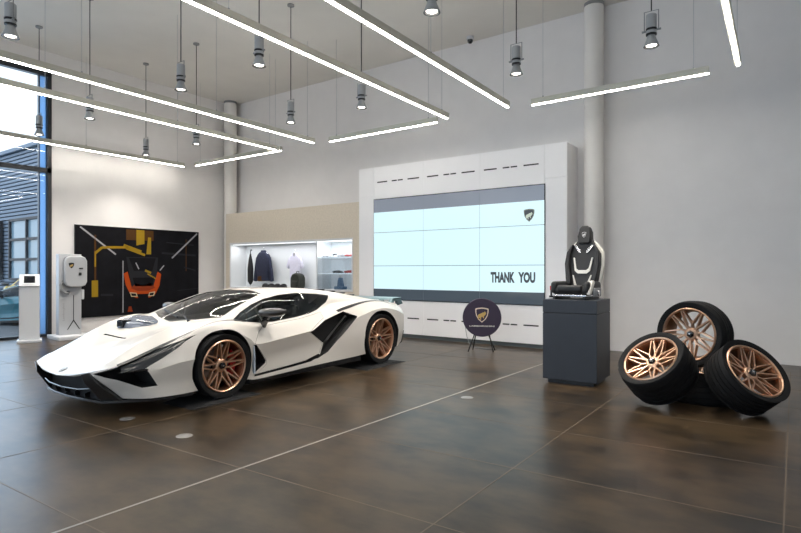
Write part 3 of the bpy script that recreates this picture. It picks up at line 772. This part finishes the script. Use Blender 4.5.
tag(b.build('seat_shell', t, bevel=.012), 'ivory shell edge')
for sd in (1, -1):
    b = MB(); p = [(sd * .125, .14), (sd * .190, .14), (sd * .228, .37), (sd * .212, .50), (sd * .135, .595), (sd * .165, .47), (sd * .17, .36), (sd * .14, .24)]
    b.prism(p, -.075, .0, 'leather', 'Y', X); b.build('side_bolster', t, bevel=.012)
b = MB(); b.prism([(-.13, .445), (-.10, .30), (-.06, .268), (.06, .268), (.10, .30), (.13, .445), (.112, .445), (.082, .325), (.05, .305), (-.05, .305), (-.082, .325), (-.112, .445)], -.034, -.018, 'leatherwhite', 'Y', X)
tag(b.build('chest_stripe', t), 'ivory u-shaped stripe')
for sd in (1, -1):
    b = MB(); b.prism([(sd * .055, .115), (sd * .085, .115), (sd * .125, .25), (sd * .112, .25)], -.034, -.018, 'leatherwhite', 'Y', X); tag(b.build('lower_stripe', t), 'ivory slanted stripe')
    b = MB(); b.prism([(sd * .035, .50), (sd * .045, .53), (sd * .105, .59), (sd * .125, .575), (sd * .06, .50)], -.036, -.016, 'silver', 'Y', X); tag(b.build('harness_opening', t), 'silver harness opening')
b = MB(); b.prism([(-.075, .60), (-.088, .68), (-.07, .77), (-.04, .80), (.04, .80), (.07, .77), (.088, .68), (.075, .60)], -.06, -.015, 'leather', 'Y', X); h = b.build('headrest', t, bevel=.012)
b = MB(); emblem(b, X @ Matrix.Translation((0, -.0615, .695)) @ Matrix.Rotation(PI / 2, 4, 'X'), .055, 'skin', 'black', 'skin', .0008); b.build('badge', h)
b = MB(); b.cyl((-.30, -.10, .02), (-.30, -.10, .09), .012, 'black'); b.cyl((-.30, -.10, .09), (-.30, -.10, .135), .017, 'red'); b.bar((-.31, -.14, .02), (-.18, -.05, .02), .03, .02, 'black'); b.build('seat_lever', t)
b = MB(); b.rbox(.255, .29, -.16, .06, .03, .12, .012, 'greymetal'); b.cyl((.29, -.05, .07), (.305, -.05, .07), .03, 'silver'); b.build('side_bracket', t)
b = MB(); b.prism([(-.24, .05), (-.20, .05), (-.08, .17), (-.10, .20), (-.16, .19), (-.24, .10)], .215, .262, 'leatherwhite', 'X'); tag(b.build('seat_side_pad', t, bevel=.01), 'ivory side pad')

# ------------------------------------------------------------------ cabinet with the video wall
CX0, CX1, CY, CZ = -7.716, -3.149, 9.30, 3.56
SX0, SX1, SZ0, SZ1 = -7.294, -3.539, .766, 2.868
t = thing('media_cabinet', 'tall white panelled cabinet wall framing the video screens', 'cabinet', ((CX0 + CX1) / 2, CY, 0))
ox = -(CX0 + CX1) / 2
b = MB(); b.box(CX0 + ox, CX1 + ox, .03, YB - CY - .005, .075, CZ - .01, 'panelwhite'); b.build('carcass', t)
b = MB(); b.box(CX0 + ox + .02, CX1 + ox - .03, .05, .30, 0, .075, 'kick'); b.build('kick_board', t)
g = .0025
cols = [CX0, SX0, SX0 + (SX1 - SX0) / 3, SX0 + 2 * (SX1 - SX0) / 3, SX1, CX1]
def panel(x0, x1, z0, z1, dashes=()):
    b = MB(); b.box(x0 + ox + g, x1 + ox - g, 0, .028, z0 + g, z1 - g, 'panelwhite'); p = b.build('front_panel', t)
    if dashes:
        b = MB()
        for a, c, z in dashes: b.box(x0 + a + ox, x0 + c + ox, -.0015, .02, z - .012, z + .012, 'seam')
        b.build('slot', p)
for x0, x1 in ((cols[0], cols[1]), (cols[4], cols[5])):
    for z0, z1 in ((.075, SZ0), (SZ0, SZ1 + .1), (SZ1 + .1, CZ)): panel(x0, x1, z0, z1)
D = [(.08, .34), (.46, .59), (.615, .74), (.86, 1.14)]
for k in range(3):
    panel(cols[k + 1], cols[k + 2], SZ1, CZ, [(a, c, 3.235) for a, c in D])
    panel(cols[k + 1], cols[k + 2], .075, SZ0, [(a, c, .40) for a, c in D])
v = thing('screen_array', 'three by three wall of screens showing a pale blue slide that says THANK YOU', 'screen', ((SX0 + SX1) / 2, CY, SZ0))
b = MB(); sx = (SX1 - SX0) / 2; H_ = SZ1 - SZ0
b.box(-sx - .01, sx + .01, -.012, 0, -.01, H_ + .012, 'black'); b.box(-sx + .006, sx - .006, -.0125, -.0118, .006, H_ - .006, 'seamgrey'); b.build('bezel', v)
cw, ch = 2 * sx / 3, H_ / 3; IZ0, IZ1 = .986 - SZ0, 2.593 - SZ0
panels = {}
for i in range(3):
    for j in range(3):
        b = MB(); x0, x1, z0, z1 = -sx + i * cw + .005, -sx + (i + 1) * cw - .005, j * ch + .005, (j + 1) * ch - .005
        segs = [(z0, z1, 'slide')]
        if j == 0: segs = [(z0, IZ0, 'bandlow'), (IZ0, z1, 'slide')]
        if j == 2: segs = [(z0, IZ1, 'slide'), (IZ1, z1, 'bandtop')]
        for a, c, m in segs: b.box(x0, x1, -.022, -.0125, a, c, m)
        panels[i, j] = b.build('display_panel', v)
R90 = Matrix.Rotation(PI / 2, 4, 'X')
b = MB(); 
tv, tf = text_mesh('THANK', .475, .195, .055); b.add(tv, tf, 'slidetext', Matrix.Translation((.855, -.0235, 1.150 - SZ0)) @ R90)
tv, tf = text_mesh('YOU', .32, .195, .055); b.add(tv, tf, 'slidetext', Matrix.Translation((1.395, -.0235, 1.150 - SZ0)) @ R90)
tag(b.build('slide_text', panels[2, 0]), 'bold dark THANK YOU lettering')
b = MB(); tv, tf = text_mesh('', 1, 1) if 0 else ([], [])
emblem(b, Matrix.Translation((1.60, -.0225, 2.345 - SZ0)) @ R90, .20, 'slidegold', 'slidetext', 'slidepale', .0008); b.build('slide_emblem', panels[2, 2])

# ------------------------------------------------------------------ round sign on legs and its cable
t = thing('round_sign', 'round dark aubergine sign with gold bull shield on thin black legs', 'sign', (-4.335, 8.487, 0), math.radians(26))
Zc = .575; r = .325
b = MB(); b.lathe([(0, -.045), (r - .01, -.045), (r, -.035), (r, .035), (r - .01, .045), (0, .045)], 'disc', 64, Matrix.Translation((0, 0, Zc)), axis='Y'); b.build('disc', t)
for p, q in (((-.12, -.02, .30), (-.23, -.10, 0)), ((-.10, .02, .30), (-.16, .16, 0)), ((.12, -.02, .30), (.19, -.10, 0)), ((.10, .02, .30), (.22, .16, 0))):
    b = MB(); b.cyl(p, q, .010, 'black', 10); b.build('leg', t)
b = MB(); emblem(b, Matrix.Translation((0, -.0455, Zc + .045)) @ R90, .225, 'palegold', 'disc', 'gold', .002); b.build('emblem', t)
b = MB(); tv, tf = text_mesh('LAMBORGHINI', .42, .024, .02); b.add(tv, tf, 'leatherwhite', Matrix.Translation((-.21, -.0465, Zc - .155)) @ R90); b.build('lettering', t)
b = MB(); b.tube([(-5.10, 9.285, .40), (-5.07, 9.25, .30), (-5.02, 9.2, .16), (-4.92, 9.1, .05), (-4.80, 8.95, .008), (-4.6, 8.8, .008), (-4.35, 8.72, .008), (-4.2, 8.8, .008)], .006, 'greymetal')
tag(b.build('power_cable'), 'thin grey cable running from the cabinet slot to the floor behind the round sign', 'cable')

# ------------------------------------------------------------------ beige display unit with clothes
UX0, UX1, UZ = -12.29, CX0 - .003, 2.86
NX0, NX1, NZ0, NZ1 = -12.10, -7.91, .92, 2.06
UY = CY + .005; UD = 9.83 - UY
t = thing('display_unit', 'beige linen clad display unit with a lit white clothing niche', 'display unit', ((UX0 + UX1) / 2, UY, 0)); ox = -(UX0 + UX1) / 2
b = MB(); b.box(UX0 + ox, UX1 + ox, 0, UD, NZ1, UZ, 'beige'); b.box(UX0 + ox, UX1 + ox, 0, UD, 0, NZ0, 'beige')
b.box(UX0 + ox, NX0 + ox, 0, UD, NZ0, NZ1, 'beige'); b.box(NX1 + ox, UX1 + ox, 0, UD, NZ0, NZ1, 'beige'); b.build('carcass', t)
b = MB(); e = .02; a0, a1 = NX0 + ox, NX1 + ox
b.box(a0, a1, UD - .03, UD - .02, NZ0, NZ1, 'showcase'); b.box(a0, a1, .0, UD - .03, NZ0, NZ0 + e, 'showcase'); b.box(a0, a0 + e, 0, UD - .03, NZ0 + e, NZ1 - e, 'showcase'); b.box(a1 - e, a1, 0, UD - .03, NZ0 + e, NZ1 - e, 'showcase')
b.box(a0, a1, 0, UD - .03, NZ1 - e, NZ1, 'showcase'); b.build('niche_lining', t)
b = MB(); b.box(a0 - .02, a1 + .02, -.012, 0, NZ1 - .012, NZ1 + .03, 'white'); b.box(a1 - .012, a1 + .02, -.012, 0, NZ0 - .02, NZ1 - .012, 'white'); b.box(a0 - .02, a0 + .012, -.012, 0, NZ0 - .02, NZ1 - .012, 'white'); b.box(a0 + .012, a1 - .012, -.012, 0, NZ0 - .02, NZ0 + .012, 'white'); b.build('niche_frame', t)
b = MB(); b.box(a0 + .05, a1 - .05, .05, .08, NZ1 - e - .012, NZ1 - e, 'led'); b.build('led_strip', t)
dx = -9.0 + ox
b = MB(); b.box(dx - .012, dx + .012, .01, UD - .03, NZ0 + e, NZ1 - e, 'showcase'); b.build('divider', t)
b = MB(); b.box(dx + .03, a1 - .04, .02, .028, NZ0 + .03, NZ1 - .04, 'clear'); b.build('glass_door', t)
for z in (1.655, 1.285):
    b = MB(); b.box(dx + .012, a1 - e, .05, UD - .03, z, z + .022, 'shelf'); b.build('shelf', t)
area('showcase_light', (-10.55, 9.45, 2.02), (0, 0, 0), 2.9, .2, 12, (.98, .98, 1.0)); area('shelf_light', (-8.45, 9.40, 2.02), (0, 0, 0), .95, .12, 7, (.98, .98, 1.0))

def cloth(name, outline, mname, parent, x, z, s=1, th=.07, y=0):
    b = MB(); b.prism([(x + u * s, z + w * s) for u, w in outline], y - th / 2, y + th / 2, mname, 'Y'); return b.build(name, parent, bevel=.02, angle=60)
def hanger(t, w, z):
    b = MB(); b.tube([(-w, 0, z), (0, 0, z + .07), (w, 0, z)], .007, 'silver'); b.tube([(0, 0, z + .07), (0, 0, z + .12), (.02, 0, z + .14), (0, 0, z + .16)], .004, 'silver'); b.build('hanger', t)
t = thing('navy_jacket', 'dark navy jacket on a hanger in the lit niche', 'jacket', (-11.15, 9.60, 1.10))
cloth('jacket_body', [(-.20, 0), (-.22, .35), (-.19, .66), (-.10, .74), (.10, .74), (.19, .66), (.22, .35), (.20, 0)], 'navycloth', t, 0, 0, 1, .12)
for sd in (1, -1): cloth('sleeve', [(sd * .19, .66), (sd * .25, .60), (sd * .31, .30), (sd * .36, .0), (sd * .28, -.02), (sd * .24, .22), (sd * .20, .40)], 'navycloth', t, 0, 0, 1, .09)
cloth('collar', [(-.08, .73), (-.06, .79), (.06, .79), (.08, .73)], 'navycloth', t, 0, 0, 1, .09)
cloth('hem_lining', [(-.17, -.01), (-.17, .12), (.0, .14), (.0, -.01)], 'postbrown', t, 0, 0, 1, .128)
hanger(t, .17, .70)
t = thing('white_shirt', 'pale lilac white short-sleeved shirt on a hanger', 'shirt', (-10.02, 9.62, 1.10))
cloth('shirt_body', [(-.155, 0), (-.165, .35), (-.16, .60), (-.06, .70), (.06, .70), (.16, .60), (.165, .35), (.155, 0)], 'lilac', t, 0, 0, 1, .07)
for sd in (1, -1): cloth('sleeve', [(sd * .15, .62), (sd * .20, .58), (sd * .29, .36), (sd * .22, .31), (sd * .15, .44)], 'lilac', t, 0, 0, 1, .06)
cloth('neck_band', [(-.06, .70), (-.03, .60), (.03, .60), (.06, .70)], 'greymetal', t, 0, 0, 1, .075)
hanger(t, .14, .64)
t = thing('folded_umbrella', 'closed black umbrella hanging left of the navy jacket', 'umbrella', (-11.66, 9.60, .945))
b = MB(); b.lathe([(.0, .05), (.02, .05), (.07, .14), (.075, .45), (.05, .70), (.018, .86), (0, .86)], 'blackmatte', 12); b.build('canopy', t)
b = MB(); b.cyl((0, 0, 0), (0, 0, .06), .006, 'silver', 8); b.tube([(0, 0, .85), (0, 0, .94), (.03, 0, .97), (.055, 0, .94)], .01, 'black'); b.build('handle', t)
t = thing('backpack', 'dark olive backpack standing on the niche floor', 'backpack', (-9.78, 9.48, .9405)); t.scale = (.92, .92, .9)
b = MB(); b.prism([(-.17, 0), (-.185, .10), (-.18, .28), (-.12, .38), (.0, .41), (.12, .38), (.18, .28), (.185, .10), (.17, 0)], -.11, .11, 'olive', 'Y'); b.build('bag', t, bevel=.04, angle=60)
b = MB(); b.rbox(-.13, .13, -.15, -.10, .03, .20, .02, 'olive'); b.build('front_pocket', t, angle=60)
b = MB(); b.tube([(-.05, 0, .40), (-.04, 0, .45), (.04, 0, .45), (.05, 0, .40)], .01, 'black'); b.build('carry_loop', t)
# caps lying on the niche floor
capt = None
for i, x in enumerate((-10.90, -10.68, -10.46, -10.24)):
    lab = ('leftmost', 'second from left', 'third from left', 'rightmost, beside the backpack,')[i]
    lab = 'black cap on the niche floor, %s of the four in the row' % lab
    if capt is None:
        t = capt = thing('baseball_cap', lab, 'cap', (x, 9.45, .9405), 0, 'caps on the niche floor')
        b = MB(); b.lathe([(.0, .105), (.04, .10), (.075, .075), (.09, .03), (.092, 0)], 'blackmatte', 20); b.build('crown', t)
        b = MB(); b.prism([(-.075, -.05), (-.06, -.13), (0, -.155), (.06, -.13), (.075, -.05)], .004, .012, 'blackmatte', 'Z'); b.build('brim', t)
    else:
        t = copy_tree(capt); t.location = (x, 9.45, .9405); tag(t, lab)
    t.rotation_euler = (0, 0, (-.3, .2, -.1, .3)[i])

# scale models and bits on the glass shelves
bodies = [o for o in ALL() if o.parent == car and o.name.split('.')[0] in ('body', 'door')]
def model_car(x, y, z, sc, rz, mname, label, base='blackmatte'):
    t = thing('model_car', label, 'model car', (x, y, z), 0, 'scale models on the showcase shelves')
    k = sc; b = MB()
    vs, fs = loft_low()
    b.add([(p[0] * k, (p[1] - 1.2) * k, p[2] * k) for p in vs], fs, mname); b.X = Matrix()
    o = b.build('model_body', t); o.rotation_euler = (0, 0, rz)
    b = MB()
    for sx_ in (1, -1):
        for yy, R in ((0, .34), (2.7, .36)): b.cyl((sx_ * .7 * k, (yy - 1.2) * k, R * k), (sx_ * 1.01 * k, (yy - 1.2) * k, R * k), R * k, 'blackmatte', 14)
    o = b.build('model_wheels', t); o.rotation_euler = (0, 0, rz)
def loft_low():
    vs = []; fs = []; n = 0
    sv = [i / 2 for i in range((NS - 1) * 2 + 1)]; vv = [0, 1, 2, 3, 4, 5, 6, 7, 8]
    ring = []
    for s in sv:
        r = [surf(s, v) for v in vv]; r[0].x = 0; r[-1].x = 0
        ring.append(r + [Vector((-p.x, p.y, p.z)) for p in r[1:-1]][::-1])
    m = len(ring[0])
    for r in ring: vs += [tuple(p) for p in r]
    for i in range(len(ring) - 1):
        for k in range(m): fs.append((i * m + k, i * m + (k + 1) % m, (i + 1) * m + (k + 1) % m, (i + 1) * m + k))
    fs.append(tuple(range(m))); fs.append(tuple((len(ring) - 1) * m + k for k in range(m))[::-1])
    return vs, fs
model_car(-8.83, 9.50, 1.678, .058, 1.35, 'skin', 'small grey model car at the left end of the top glass shelf')
model_car(-8.40, 9.52, 1.678, .058, 1.2, 'greymetal', 'dark grey model car right of centre on the top glass shelf')
model_car(-8.10, 9.48, 1.678, .058, 1.9, 'redplastic', 'dark red model car at the right end of the top shelf')
model_car(-8.48, 9.48, 1.308, .058, 1.55, 'blackmatte', 'black model car lying low on the middle shelf')
model_car(-8.12, 9.48, 1.308, .06, 1.9, 'redplastic', 'bright red model car at the right end of the middle shelf')
t = thing('travel_mug', 'small white cup with dark band on the top shelf', 'cup', (-8.60, 9.50, 1.678))
b = MB(); b.lathe([(0, 0), (.035, 0), (.042, .11), (.036, .115), (0, .115)], 'white', 20); b.build('cup_body', t); b = MB(); b.lathe([(.0385, .04), (.0415, .04), (.0425, .07), (.039, .07)], 'blackmatte', 20, closed=True); b.build('band', t)
t = thing('toy_figure', 'blue seated toy figure on the showcase bottom shelf', 'toy', (-8.40, 9.47, .9405))
b = MB(); b.rbox(-.13, .13, -.09, .09, 0, .07, .02, 'blueplastic'); b.build('base', t)
b = MB(); b.prism([(-.07, .06), (-.05, .20), (-.02, .27), (.03, .27), (.05, .20), (.08, .06)], -.05, .05, 'blueplastic', 'Y'); b.build('torso', t, bevel=.015)
b = MB(); b.lathe([(0, .33), (.03, .32), (.04, .295), (.03, .265), (0, .255)], 'skin', 14); b.build('head', t)

# ------------------------------------------------------------------ poster on the left wall
PY0, PY1, PZ0, PZ1 = 5.69, 8.74, .335, 2.365
t = thing('wall_poster', 'large dark poster of an orange car on an assembly line on the left wall', 'poster', (XL + .005, (PY0 + PY1) / 2, PZ0))
b = MB(); hw = (PY1 - PY0) / 2; hh = PZ1 - PZ0; b.box(0, .03, -hw, hw, 0, hh, 'black'); b.build('board', t)
b = MB()
def pq(poly, m, lay=1):
    if m in ('orange', 'orangedark', 'postcream') or (m == 'postbg' and lay >= 3) or (m == 'postgrey' and len(poly) == 4 and poly[0][0] == .42): poly = [(u - .05, w - .025) for u, w in poly]
    if m in ('postyellow', 'postbrown') : poly = [(u - .03 if u < .7 else u, w) for u, w in poly]     # poster coordinates 0..1 across (left to right) and down
    b.prism([(-hw + u * 2 * hw, hh - w * hh) for u, w in poly], .0301, .0301 + .0006 * lay, m, 'X')
def line(u0, w0, u1, w1, t_, m, lay=2):
    a = Vector((u0 * 3.05, w0 * 2.03)); c = Vector((u1 * 3.05, w1 * 2.03)); d = (c - a).normalized(); n = Vector((-d.y, d.x)) * t_ / 2
    pq([((p.x) / 3.05, (p.y) / 2.03) for p in (a + n, c + n, c - n, a - n)], m, lay)
pq([(0.002, .003), (.998, .003), (.998, .997), (.002, .997)], 'postbg')
pq([(.40, .02), (.62, .02), (.62, .14), (.40, .14)], 'postbrown', 2); pq([(.48, .02), (.545, .02), (.545, .18), (.48, .20)], 'postyellow', 3); pq([(.575, .10), (.60, .10), (.60, .30), (.56, .30)], 'postyellow', 3)
line(.035, .02, .29, .31, .035, 'postlight', 3); line(.985, .02, .75, .34, .035, 'postlight', 3)
for q in ((.17, .30, .22, .235), (.22, .235, .42, .225), (.38, .20, .52, .27), (.40, .235, .55, .31)): line(*q, .055, 'postyellow', 4)
line(.17, .10, .17, .72, .04, 'postbrown', 3); pq([(.145, .60), (.19, .60), (.19, .78), (.145, .78)], 'postyellow', 4); line(.17, .28, .17, .45, .03, 'postyellow', 4); line(.18, .76, .27, .765, .05, 'postgrey', 4)
line(.345, .38, .345, .97, .02, 'postlight', 2); line(.88, .1, .88, .50, .025, 'postbrown', 2); line(.70, .15, .95, .17, .03, 'postgrey', 2); line(.66, .28, .97, .30, .05, 'postgrey', 2)
pq([(.42, .36), (.68, .36), (.66, .70), (.46, .70)], 'postgrey', 2); pq([(.44, .37), (.66, .37), (.63, .52), (.48, .52)], 'postbg', 3)
pq([(.40, .55), (.43, .53), (.46, .70), (.50, .745), (.60, .745), (.64, .70), (.675, .53), (.705, .56), (.69, .70), (.655, .80), (.61, .835), (.50, .835), (.455, .80), (.415, .68)], 'orange', 4)
pq([(.455, .72), (.50, .66), (.555, .70), (.61, .66), (.655, .72), (.60, .755), (.51, .755)], 'orangedark', 5); pq([(.50, .79), (.61, .79), (.595, .836), (.515, .836)], 'postbg', 5); pq([(.47, .60), (.645, .60), (.63, .70), (.49, .70)], 'postbg', 5)
for q in ([(.445, .765), (.50, .775), (.51, .82), (.46, .82)], [(.655, .765), (.605, .775), (.595, .82), (.645, .82)]): pq(q, 'postcream', 6)
for q in ([(.455, .78), (.495, .785), (.50, .81), (.465, .81)], [(.645, .78), (.61, .785), (.605, .81), (.635, .81)]): pq(q, 'postbg', 7)
line(.445, .40, .47, .475, .025, 'postlight', 5); line(.68, .43, .645, .49, .025, 'postlight', 5); line(.55, .49, .60, .52, .05, 'postyellow', 5); line(.57, .53, .64, .59, .03, 'postyellow', 5)
pq([(.44, .93), (.46, .93), (.47, .99), (.43, .99)], 'orangedark', 3); line(.80, .74, .99, .72, .015, 'postgrey', 3); line(.86, .45, .97, .49, .03, 'postgrey', 3)
b.build('printed_picture', t, angle=10)

# ------------------------------------------------------------------ charging station
t = thing('charging_station', 'white electric car charging stand with a rounded wall box and looped cable', 'charger', (-12.0, 5.30, 0), math.radians(-6))
b = MB(); b.rbox(-.30, .40, -.33, .38, 0, .075, .008, 'plastic'); b.build('foot', t)
b = MB(); b.rbox(-.12, .06, -.22, .19, .075, 1.70, .006, 'chargergrey'); bd = b.build('post', t)
b = MB(); b.prism([(.0, .0), (.014, 0), (.014, .50), (.125, .69), (.112, .70), (.007, .53), (-.098, .70), (-.111, .69), (0, .50)], 0, .002, 'black', 'X', Matrix.Translation((.061, .05, .87)) @ Matrix.Rotation(PI, 4, 'X'));
b.build('y_mark', bd)
b = MB(); tv, tf = text_mesh('Lamborghini', .36, .05, 0); b.add(tv, tf, 'greylabel', Matrix.Translation((.0615, -.11, .36)) @ Matrix.Rotation(PI / 2, 4, 'Z') @ R90 @ Matrix.Rotation(PI / 2, 4, 'Z')); b.build('lettering', bd)
def octo(w, h, c): return [(-w, -h + c), (-w + c * .3, -h + c * .3), (-w + c, -h), (w - c, -h), (w - c * .3, -h + c * .3), (w, -h + c), (w, h - c), (w - c * .3, h - c * .3), (w - c, h), (-w + c, h), (-w + c * .3, h - c * .3), (-w, h - c)]
b = MB(); b.prism([(y + .05, z + 1.35) for y, z in octo(.205, .315, .11)], .062, .20, 'chargergrey', 'X'); bx = b.build('wall_box', t, bevel=.02)
b = MB(); b.prism([(y + .05, z + 1.35) for y, z in octo(.212, .322, .11)], .10, .12, 'greymetal', 'X'); b.build('box_band', bx)
b = MB(); emblem(b, Matrix.Translation((.2005, -.04, 1.47)) @ Matrix.Rotation(PI / 2, 4, 'Z') @ R90, .10, 'black', 'black', 'gold', .001); b.build('emblem', bx)
b = MB(); b.box(.2, .212, .10, .17, 1.40, 1.425, 'black'); b.rbox(.2, .22, .09, .14, 1.27, 1.33, .006, 'black'); b.build('socket', bx)
b = MB(); b.tube([(.08, -.15, 1.16), (.10, -.20, 1.08), (.12, -.20, .99), (.14, -.14, .93), (.12, -.07, .91), (.075, -.06, .95)], .025, 'greymetal'); b.build('cable', t)
b = MB(); b.rbox(.0, .06, .195, .245, .78, .98, .01, 'plastic'); b.build('plug_holder', t)

# ------------------------------------------------------------------ tablet kiosk
t = thing('tablet_kiosk', 'white free-standing kiosk with a small slanted tablet on top', 'kiosk', (-11.98, 4.56, 0), math.radians(-22))
b = MB(); b.rbox(-.22, .22, -.20, .20, 0, .05, .006, 'plastic'); b.build('foot', t)
b = MB()
b.prism([(-.16, .05), (.14, .05), (.14, 1.05), (.17, 1.08), (-.16, 1.30), (-.16, 1.27)], -.165, .165, 'plastic', 'Y'); b.build('stand', t, bevel=.006)
X = Matrix.Translation((.006, 0, 1.192)) @ Matrix.Rotation(math.radians(33.6), 4, 'Y')
b = MB(); b.rbox(-.155, .155, -.115, .115, 0, .008, .003, 'plastic', X); b.box(-.12, .12, -.09, .09, .008, .0095, 'tablet', X); tag(b.build('tablet', t), 'black tablet screen')

# ------------------------------------------------------------------ floor outlets
for (x, y), lab in zip(((-5.05, 2.73), (-4.14, 2.72), (-2.89, 5.31)), ('round steel floor outlet beside the nose of the white car', 'round steel floor outlet in front of the front wheel of the white car', 'round steel floor outlet between the car and the dark plinth')):
    b = MB(); b.lathe([(0, .004), (.045, .004), (.048, .003), (.060, .0035), (.066, .001), (.066, .0)], 'floordisc', 32); o = b.build('floor_outlet'); o.location = (x, y, .0005); tag(o, lab, 'floor outlet')

# ------------------------------------------------------------------ pendant linear lights
FZ = 3.93
def linear(x0, y0, x1, y1, label, group):
    t = thing('linear_pendant', label, 'ceiling light', ((x0 + x1) / 2, (y0 + y1) / 2, FZ), 0, group)
    L_ = Vector((x1 - x0, y1 - y0, 0)); d = L_.normalized(); h = L_ / 2
    b = MB(); b.bar(-h + Vector((0, 0, .053)), h + Vector((0, 0, .053)), .066, .086, 'fixture'); b.build('housing', t)
    b = MB(); b.bar(-h + d * .005 + Vector((0, 0, .004)), h - d * .005 + Vector((0, 0, .004)), .028, .012, 'tube'); b.build('diffuser', t)
    b = MB(); b.bar(-h + d * .02 + Vector((0, 0, .0966)), h - d * .02 + Vector((0, 0, .0966)), .030, .0012, 'ceiling_fill'); b.build('ceiling_fill_strip', t)  # unseen glowing strip added on top of the bar to brighten the ceiling
    n = max(2, int(L_.length / 2.2) + 1)
    for k in range(n):
        b = MB(); p = -h + d * (.18 + (L_.length - .36) * k / (n - 1)); b.cyl(p + Vector((0, 0, .085)), p + Vector((0, 0, ZC - FZ)), .0035, 'alu', 6); b.cyl(p + Vector((0, 0, .08)), p + Vector((0, 0, .12)), .012, 'greymetal', 10); b.build('suspension_wire', t)
LX = [-12.34, -9.01, -7.90, -4.79, -3.68, -.58]
LN = ['nearest to the left window wall', 'second from the left window wall', 'third from the left window wall', 'above the white car', 'right of the one above the car', 'rightmost, near the right edge']
for x, n in zip(LX, LN): linear(x + (.16 if x > -12 else .10), -.9, x, 8.1, 'long slim pendant light bar, ' + n, 'long pendant light bars')
for x0, x1, n in ((-12.0, -8.96, 'left, near the far corner column'), (-7.56, -5.05, 'middle, before the screen cabinet'), (-3.33, -.91, 'right, before the round column')):
    linear(x0, 8.2, x1, 8.2, 'short slim crosswise pendant light bar, ' + n, 'short crosswise light bars')

# ------------------------------------------------------------------ pendant spot lights
spot = None
SP = [(-6.92, 2.45, 'nearest the camera at top left'), (-11.51, 4.54, 'hanging before the tall window'), (-9.60, 4.55, 'second from window in near row'), (-7.02, 4.56, 'in near row, before the first long pair'),
      (-5.40, 4.58, 'above the front of the white car'), (-2.90, 4.61, 'top centre cut by the picture edge'), (-11.66, 6.72, 'in far row, left most near the poster wall'), (-9.80, 6.71, 'in far row, second from the left'),
      (-7.05, 6.67, 'in far row, third from the left'), (-5.50, 6.69, 'in far row before the screen cabinet'), (-2.93, 6.70, 'in far row, right of the screens'), (-1.32, 6.74, 'in far row, right most by the column')]
for x, y, n in SP:
    lab = 'grey cylindrical pendant spotlight ' + n
    if spot is None:
        t = spot = thing('pendant_spotlight', lab, 'spotlight', (x, y, 3.90), 0, 'pendant spotlights')
        b = MB(); b.lathe([(0, .36), (.050, .36), (.056, .352), (.056, .205), (.044, .20)], 'spotbody', 28); b.lathe([(.044, .2), (.060, .198), (.060, .182), (.04, .18)], 'black', 28); b.lathe([(.040, .18), (.056, .176), (.056, .146), (.04, .144)], 'spotbody', 28); b.lathe([(.040, .144), (.058, .142), (.058, .128), (.034, .126)], 'black', 28); b.lathe([(.034, .126), (.044, .115), (.052, .08), (.080, .015), (.084, 0)], 'spotbody', 28); b.lathe([(.084, 0), (.070, 0), (.066, .02), (0, .03)], 'black', 28); b.build('body', t)
        b = MB(); b.lathe([(0, .010), (.030, .008), (.052, .014), (.058, .022)], 'bulb', 24); b.build('bulb', t)
        b = MB(); b.tube([(-.075, 0, .18), (-.075, 0, .40), (.075, 0, .40), (.075, 0, .18)], .006, 'greymetal', 6); b.cyl((-.10, 0, .18), (-.055, 0, .18), .012, 'greymetal', 8); b.cyl((.055, 0, .18), (.10, 0, .18), .012, 'greymetal', 8); b.build('bracket', t)
        b = MB(); b.cyl((0, 0, .40), (0, 0, ZC - 3.90 - .03), .007, 'black', 8); b.build('rod', t)
        b = MB(); b.lathe([(.06, ZC - 3.90), (.06, ZC - 3.925), (.03, ZC - 3.94), (0, ZC - 3.94)], 'greymetal', 20); b.build('ceiling_cup', t)
    else:
        t = copy_tree(spot); t.location = (x, y, 3.90); tag(t, lab)
    l = bpy.data.lights.new('spot_lamp', 'SPOT'); l.energy = SPOT_W; l.spot_size = math.radians(120); l.spot_blend = .8; l.shadow_soft_size = .05; l.color = (1, .93, .85)
    lo = bpy.data.objects.new('spot_lamp', l); C.objects.link(lo); lo.parent = t; lo.location = (0, 0, -.01)

# small camera dome on the ceiling near the back wall
t = thing('ceiling_camera', 'small white and black dome camera on the ceiling near the back wall', 'security camera', (-5.17, 9.62, ZC))
b = MB(); b.lathe([(0, 0), (.07, 0), (.07, -.05), (.055, -.06), (0, -.06)], 'plastic', 24); b.build('mount', t)
b = MB(); b.lathe([(.055, -.06), (.05, -.10), (.03, -.125), (0, -.13)], 'blackgloss', 24); b.build('dome', t)
